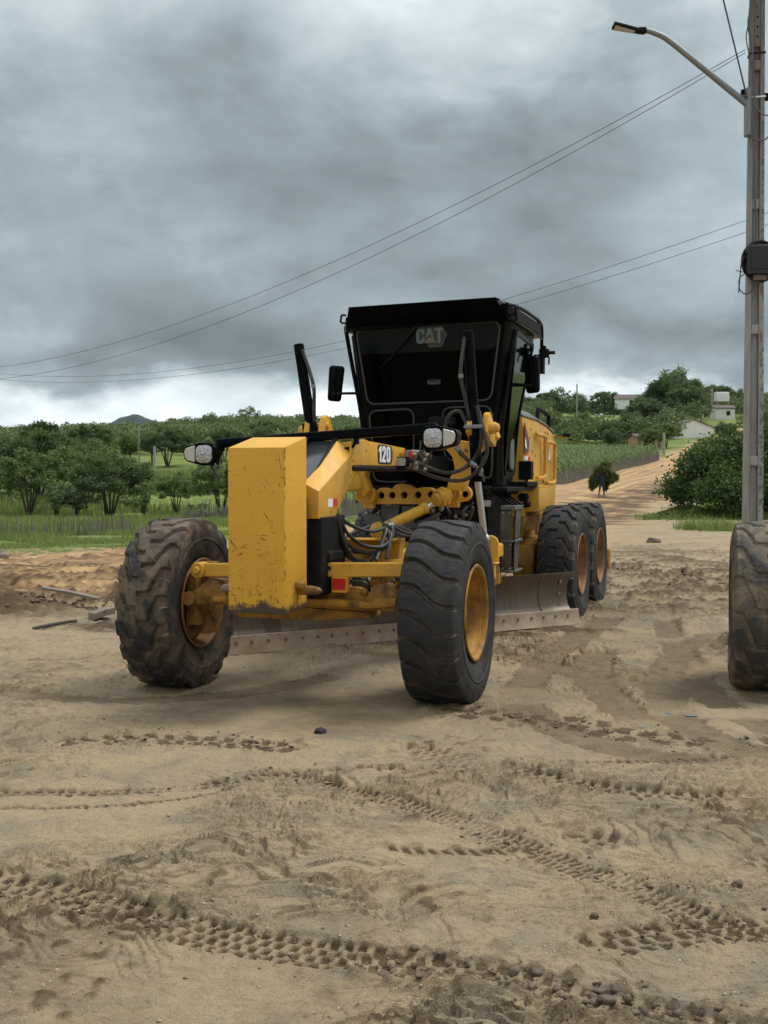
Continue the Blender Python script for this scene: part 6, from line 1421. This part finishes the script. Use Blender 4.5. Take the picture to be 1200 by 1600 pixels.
def rock(x, y, s, m, label, seed, name='stone'):
    rs = np.random.RandomState(seed); bm = bmesh.new(); bmesh.ops.create_icosphere(bm, subdivisions=2, radius=1)
    for v in bm.verts: v.co *= 1 + .22 * rs.normal() * .6; v.co.x *= s[0]; v.co.y *= s[1]; v.co.z *= s[2]
    me = bpy.data.meshes.new(name); bm.to_mesh(me); bm.free(); me.materials.append(m); o = link(name, me); o.location = (x, y, gz(x, y) + s[2]*.4); o.rotation_euler = (0, 0, seed); return tag(o, label, 'stone')
M['stone_black'] = mat('black_stone', (.014,.014,.015), .7); M['stone_brown'] = mat('brown_clod', (.10,.07,.048), .9, bump=.5, bscale=60)
rock(-.405, 7.55, (.055,.04,.022), M['stone_black'], 'small black stone lying in front of the grader', 2)
rock(6.75, 29.5, (.27,.15,.10), M['stone_brown'], 'brown lump of earth near the grass patch on the right', 5, 'earth_lump')
rock(1.40, 4.62, (.03,.022,.018), M['stone_brown'], 'small brown clod on the right of the foreground', 7, 'earth_lump')
rock(-7.45, 23.0, (.18,.14,.16), M['planks'], 'pale stone at the foot of the left verge', 8)
# chopped mud clods along the wettest ruts: uncountable
rs = np.random.RandomState(17); bm = bmesh.new(); bmesh.ops.create_icosphere(bm, subdivisions=1, radius=1); ico = np.array([v.co[:] for v in bm.verts]); icf = np.array([[v.index for v in f.verts] for f in bm.faces]); bm.free()
CV, CF = [], []; k = 0
def clods(P, n, sp, s0, s1):
    global k
    t = rs.uniform(0, len(P) - 1.001, n); i = t.astype(int); p = P[i] + (P[i+1] - P[i]) * (t - i)[:, None] + rs.normal(size=(n, 2)) * sp
    H_ = height(p[:, 0], p[:, 1]) + mud(p[:, 0], p[:, 1])[0]
    for (x, y), z in zip(p, H_):
        s = s0 * (s1 / s0)**(rs.rand()**2.2); v = ico * (1 + .42 * rs.normal(size=(len(ico), 1)).clip(-1.4, 1.4)) * s * rs.uniform(.5, 1.25, 3) * [1, 1, .7]
        a = rs.uniform(0, 6.28); v = np.stack([v[:, 0]*math.cos(a) - v[:, 1]*math.sin(a), v[:, 0]*math.sin(a) + v[:, 1]*math.cos(a), v[:, 2]], 1)
        CV.append(v + [x, y, z + s*.15]); CF.append(icf + k); k += len(ico)
clods(TRK[4][0], 520, .075, .004, .024); clods(TRK[2][0], 420, .07, .003, .014); clods(TRK[3][0], 120, .11, .004, .012); clods(TRK[10][0], 160, .14, .006, .022); clods(TRK[0][0], 160, .07, .004, .016)
clods(TRK[8][0], 240, .22, .015, .06); clods(TRK[9][0], 160, .2, .012, .05); clods(TRK[12][0], 130, .12, .006, .022); clods(TRK[5][0], 160, .12, .005, .018); clods(TRK[11][0], 110, .10, .005, .018)
clods(np.array([(-5.2,13.9),(-3.2,14.2)]), 240, .30, .012, .06)
M['clod'] = mat('wet_mud_clod', (.125,.088,.058), .8, dscale=20, var=.35, bump=.4, bscale=90)
kind(link('mud_clods', np_mesh('mud_clods', np.concatenate(CV), np.concatenate(CF), M['clod'], False)), 'stuff', 'crumbled clods of wet mud along the tyre ruts', 'mud')
# loose grit and pebbles: uncountable
CV, CF = [], []; k = 0
n = 2600; y = 3.4 * (14 / 3.4)**rs.rand(n); x = rs.uniform(-.34, .36, n) * y; z = height(x, y) + mud(x, y)[0]
for i in range(n):
    s = .0018 * y[i]**.35 * (1 + 2.0 * rs.rand()**8); v = ico * (1 + .25 * rs.normal(size=(len(ico), 1))) * s * [1, 1, .6]; CV.append(v + [x[i], y[i], z[i] + s*.2]); CF.append(icf + k); k += len(ico)
M['grit'] = mat('pale_grit', (.36,.31,.23), .9, dscale=3, var=.6); kind(link('grit', np_mesh('grit', np.concatenate(CV), np.concatenate(CF), M['grit'], False)), 'stuff', 'pale grit and pebbles scattered over the mud', 'grit')
# shallow puddles
def water(name, col):
    m = bpy.data.materials.new(name); m.use_nodes = True; b = m.node_tree.nodes['Principled BSDF']; b.inputs['Base Color'].default_value = rgba(col); b.inputs['Roughness'].default_value = .06; return m
M['puddle'] = water('silty_water', (.33,.235,.105)); M['puddle2'] = water('clear_puddle', (.10,.08,.06))
def puddle(x, y, a, b_, m, seed):
    rs = np.random.RandomState(seed); n = 40; th = np.linspace(0, 2*np.pi, n, endpoint=False); r = 1 + .30*np.sin(2*th + seed) + .18*np.sin(3*th + 2*seed) + .08*np.sin(7*th)
    xs_ = x + a*r*np.cos(th); ys_ = y + b_*r*np.sin(th); zz = float(np.percentile(height(xs_, ys_) + mud(xs_, ys_)[0], 22)) + .002
    me = bpy.data.meshes.new('puddle'); me.from_pydata([(u, v, zz) for u, v in zip(xs_, ys_)], [], [tuple(range(n))]); me.materials.append(m); kind(link('puddle', me), 'structure')
puddle(-.25, 6.27, .06, .045, M['puddle'], 1); puddle(.06, 6.32, .045, .05, M['puddle'], 2); puddle(2.1, 8.15, .11, .07, M['puddle2'], 3); puddle(1.75, 7.7, .08, .05, M['puddle2'], 4); puddle(-2.02, 7.25, .08, .10, M['puddle'], 5)
# ---------------------------------------------------------------- thin air between here and the far hills
mb = MB(); mb.box((-1600, -80, -8), (1600, 3300, 170)); hv = bpy.data.materials.new('haze'); hv.use_nodes = True; nt = hv.node_tree; nt.nodes.clear()
pv_ = nd(nt, 'ShaderNodeVolumePrincipled', {'Color': (.70, .86, 1.0, 1), 'Density': .00004}); o_ = nd(nt, 'ShaderNodeOutputMaterial'); nt.links.new(pv_.outputs[0], o_.inputs['Volume'])
kind(mb.build('haze', hv, None, smooth=False), 'stuff', 'thin pale haze in front of the far hills', 'haze')
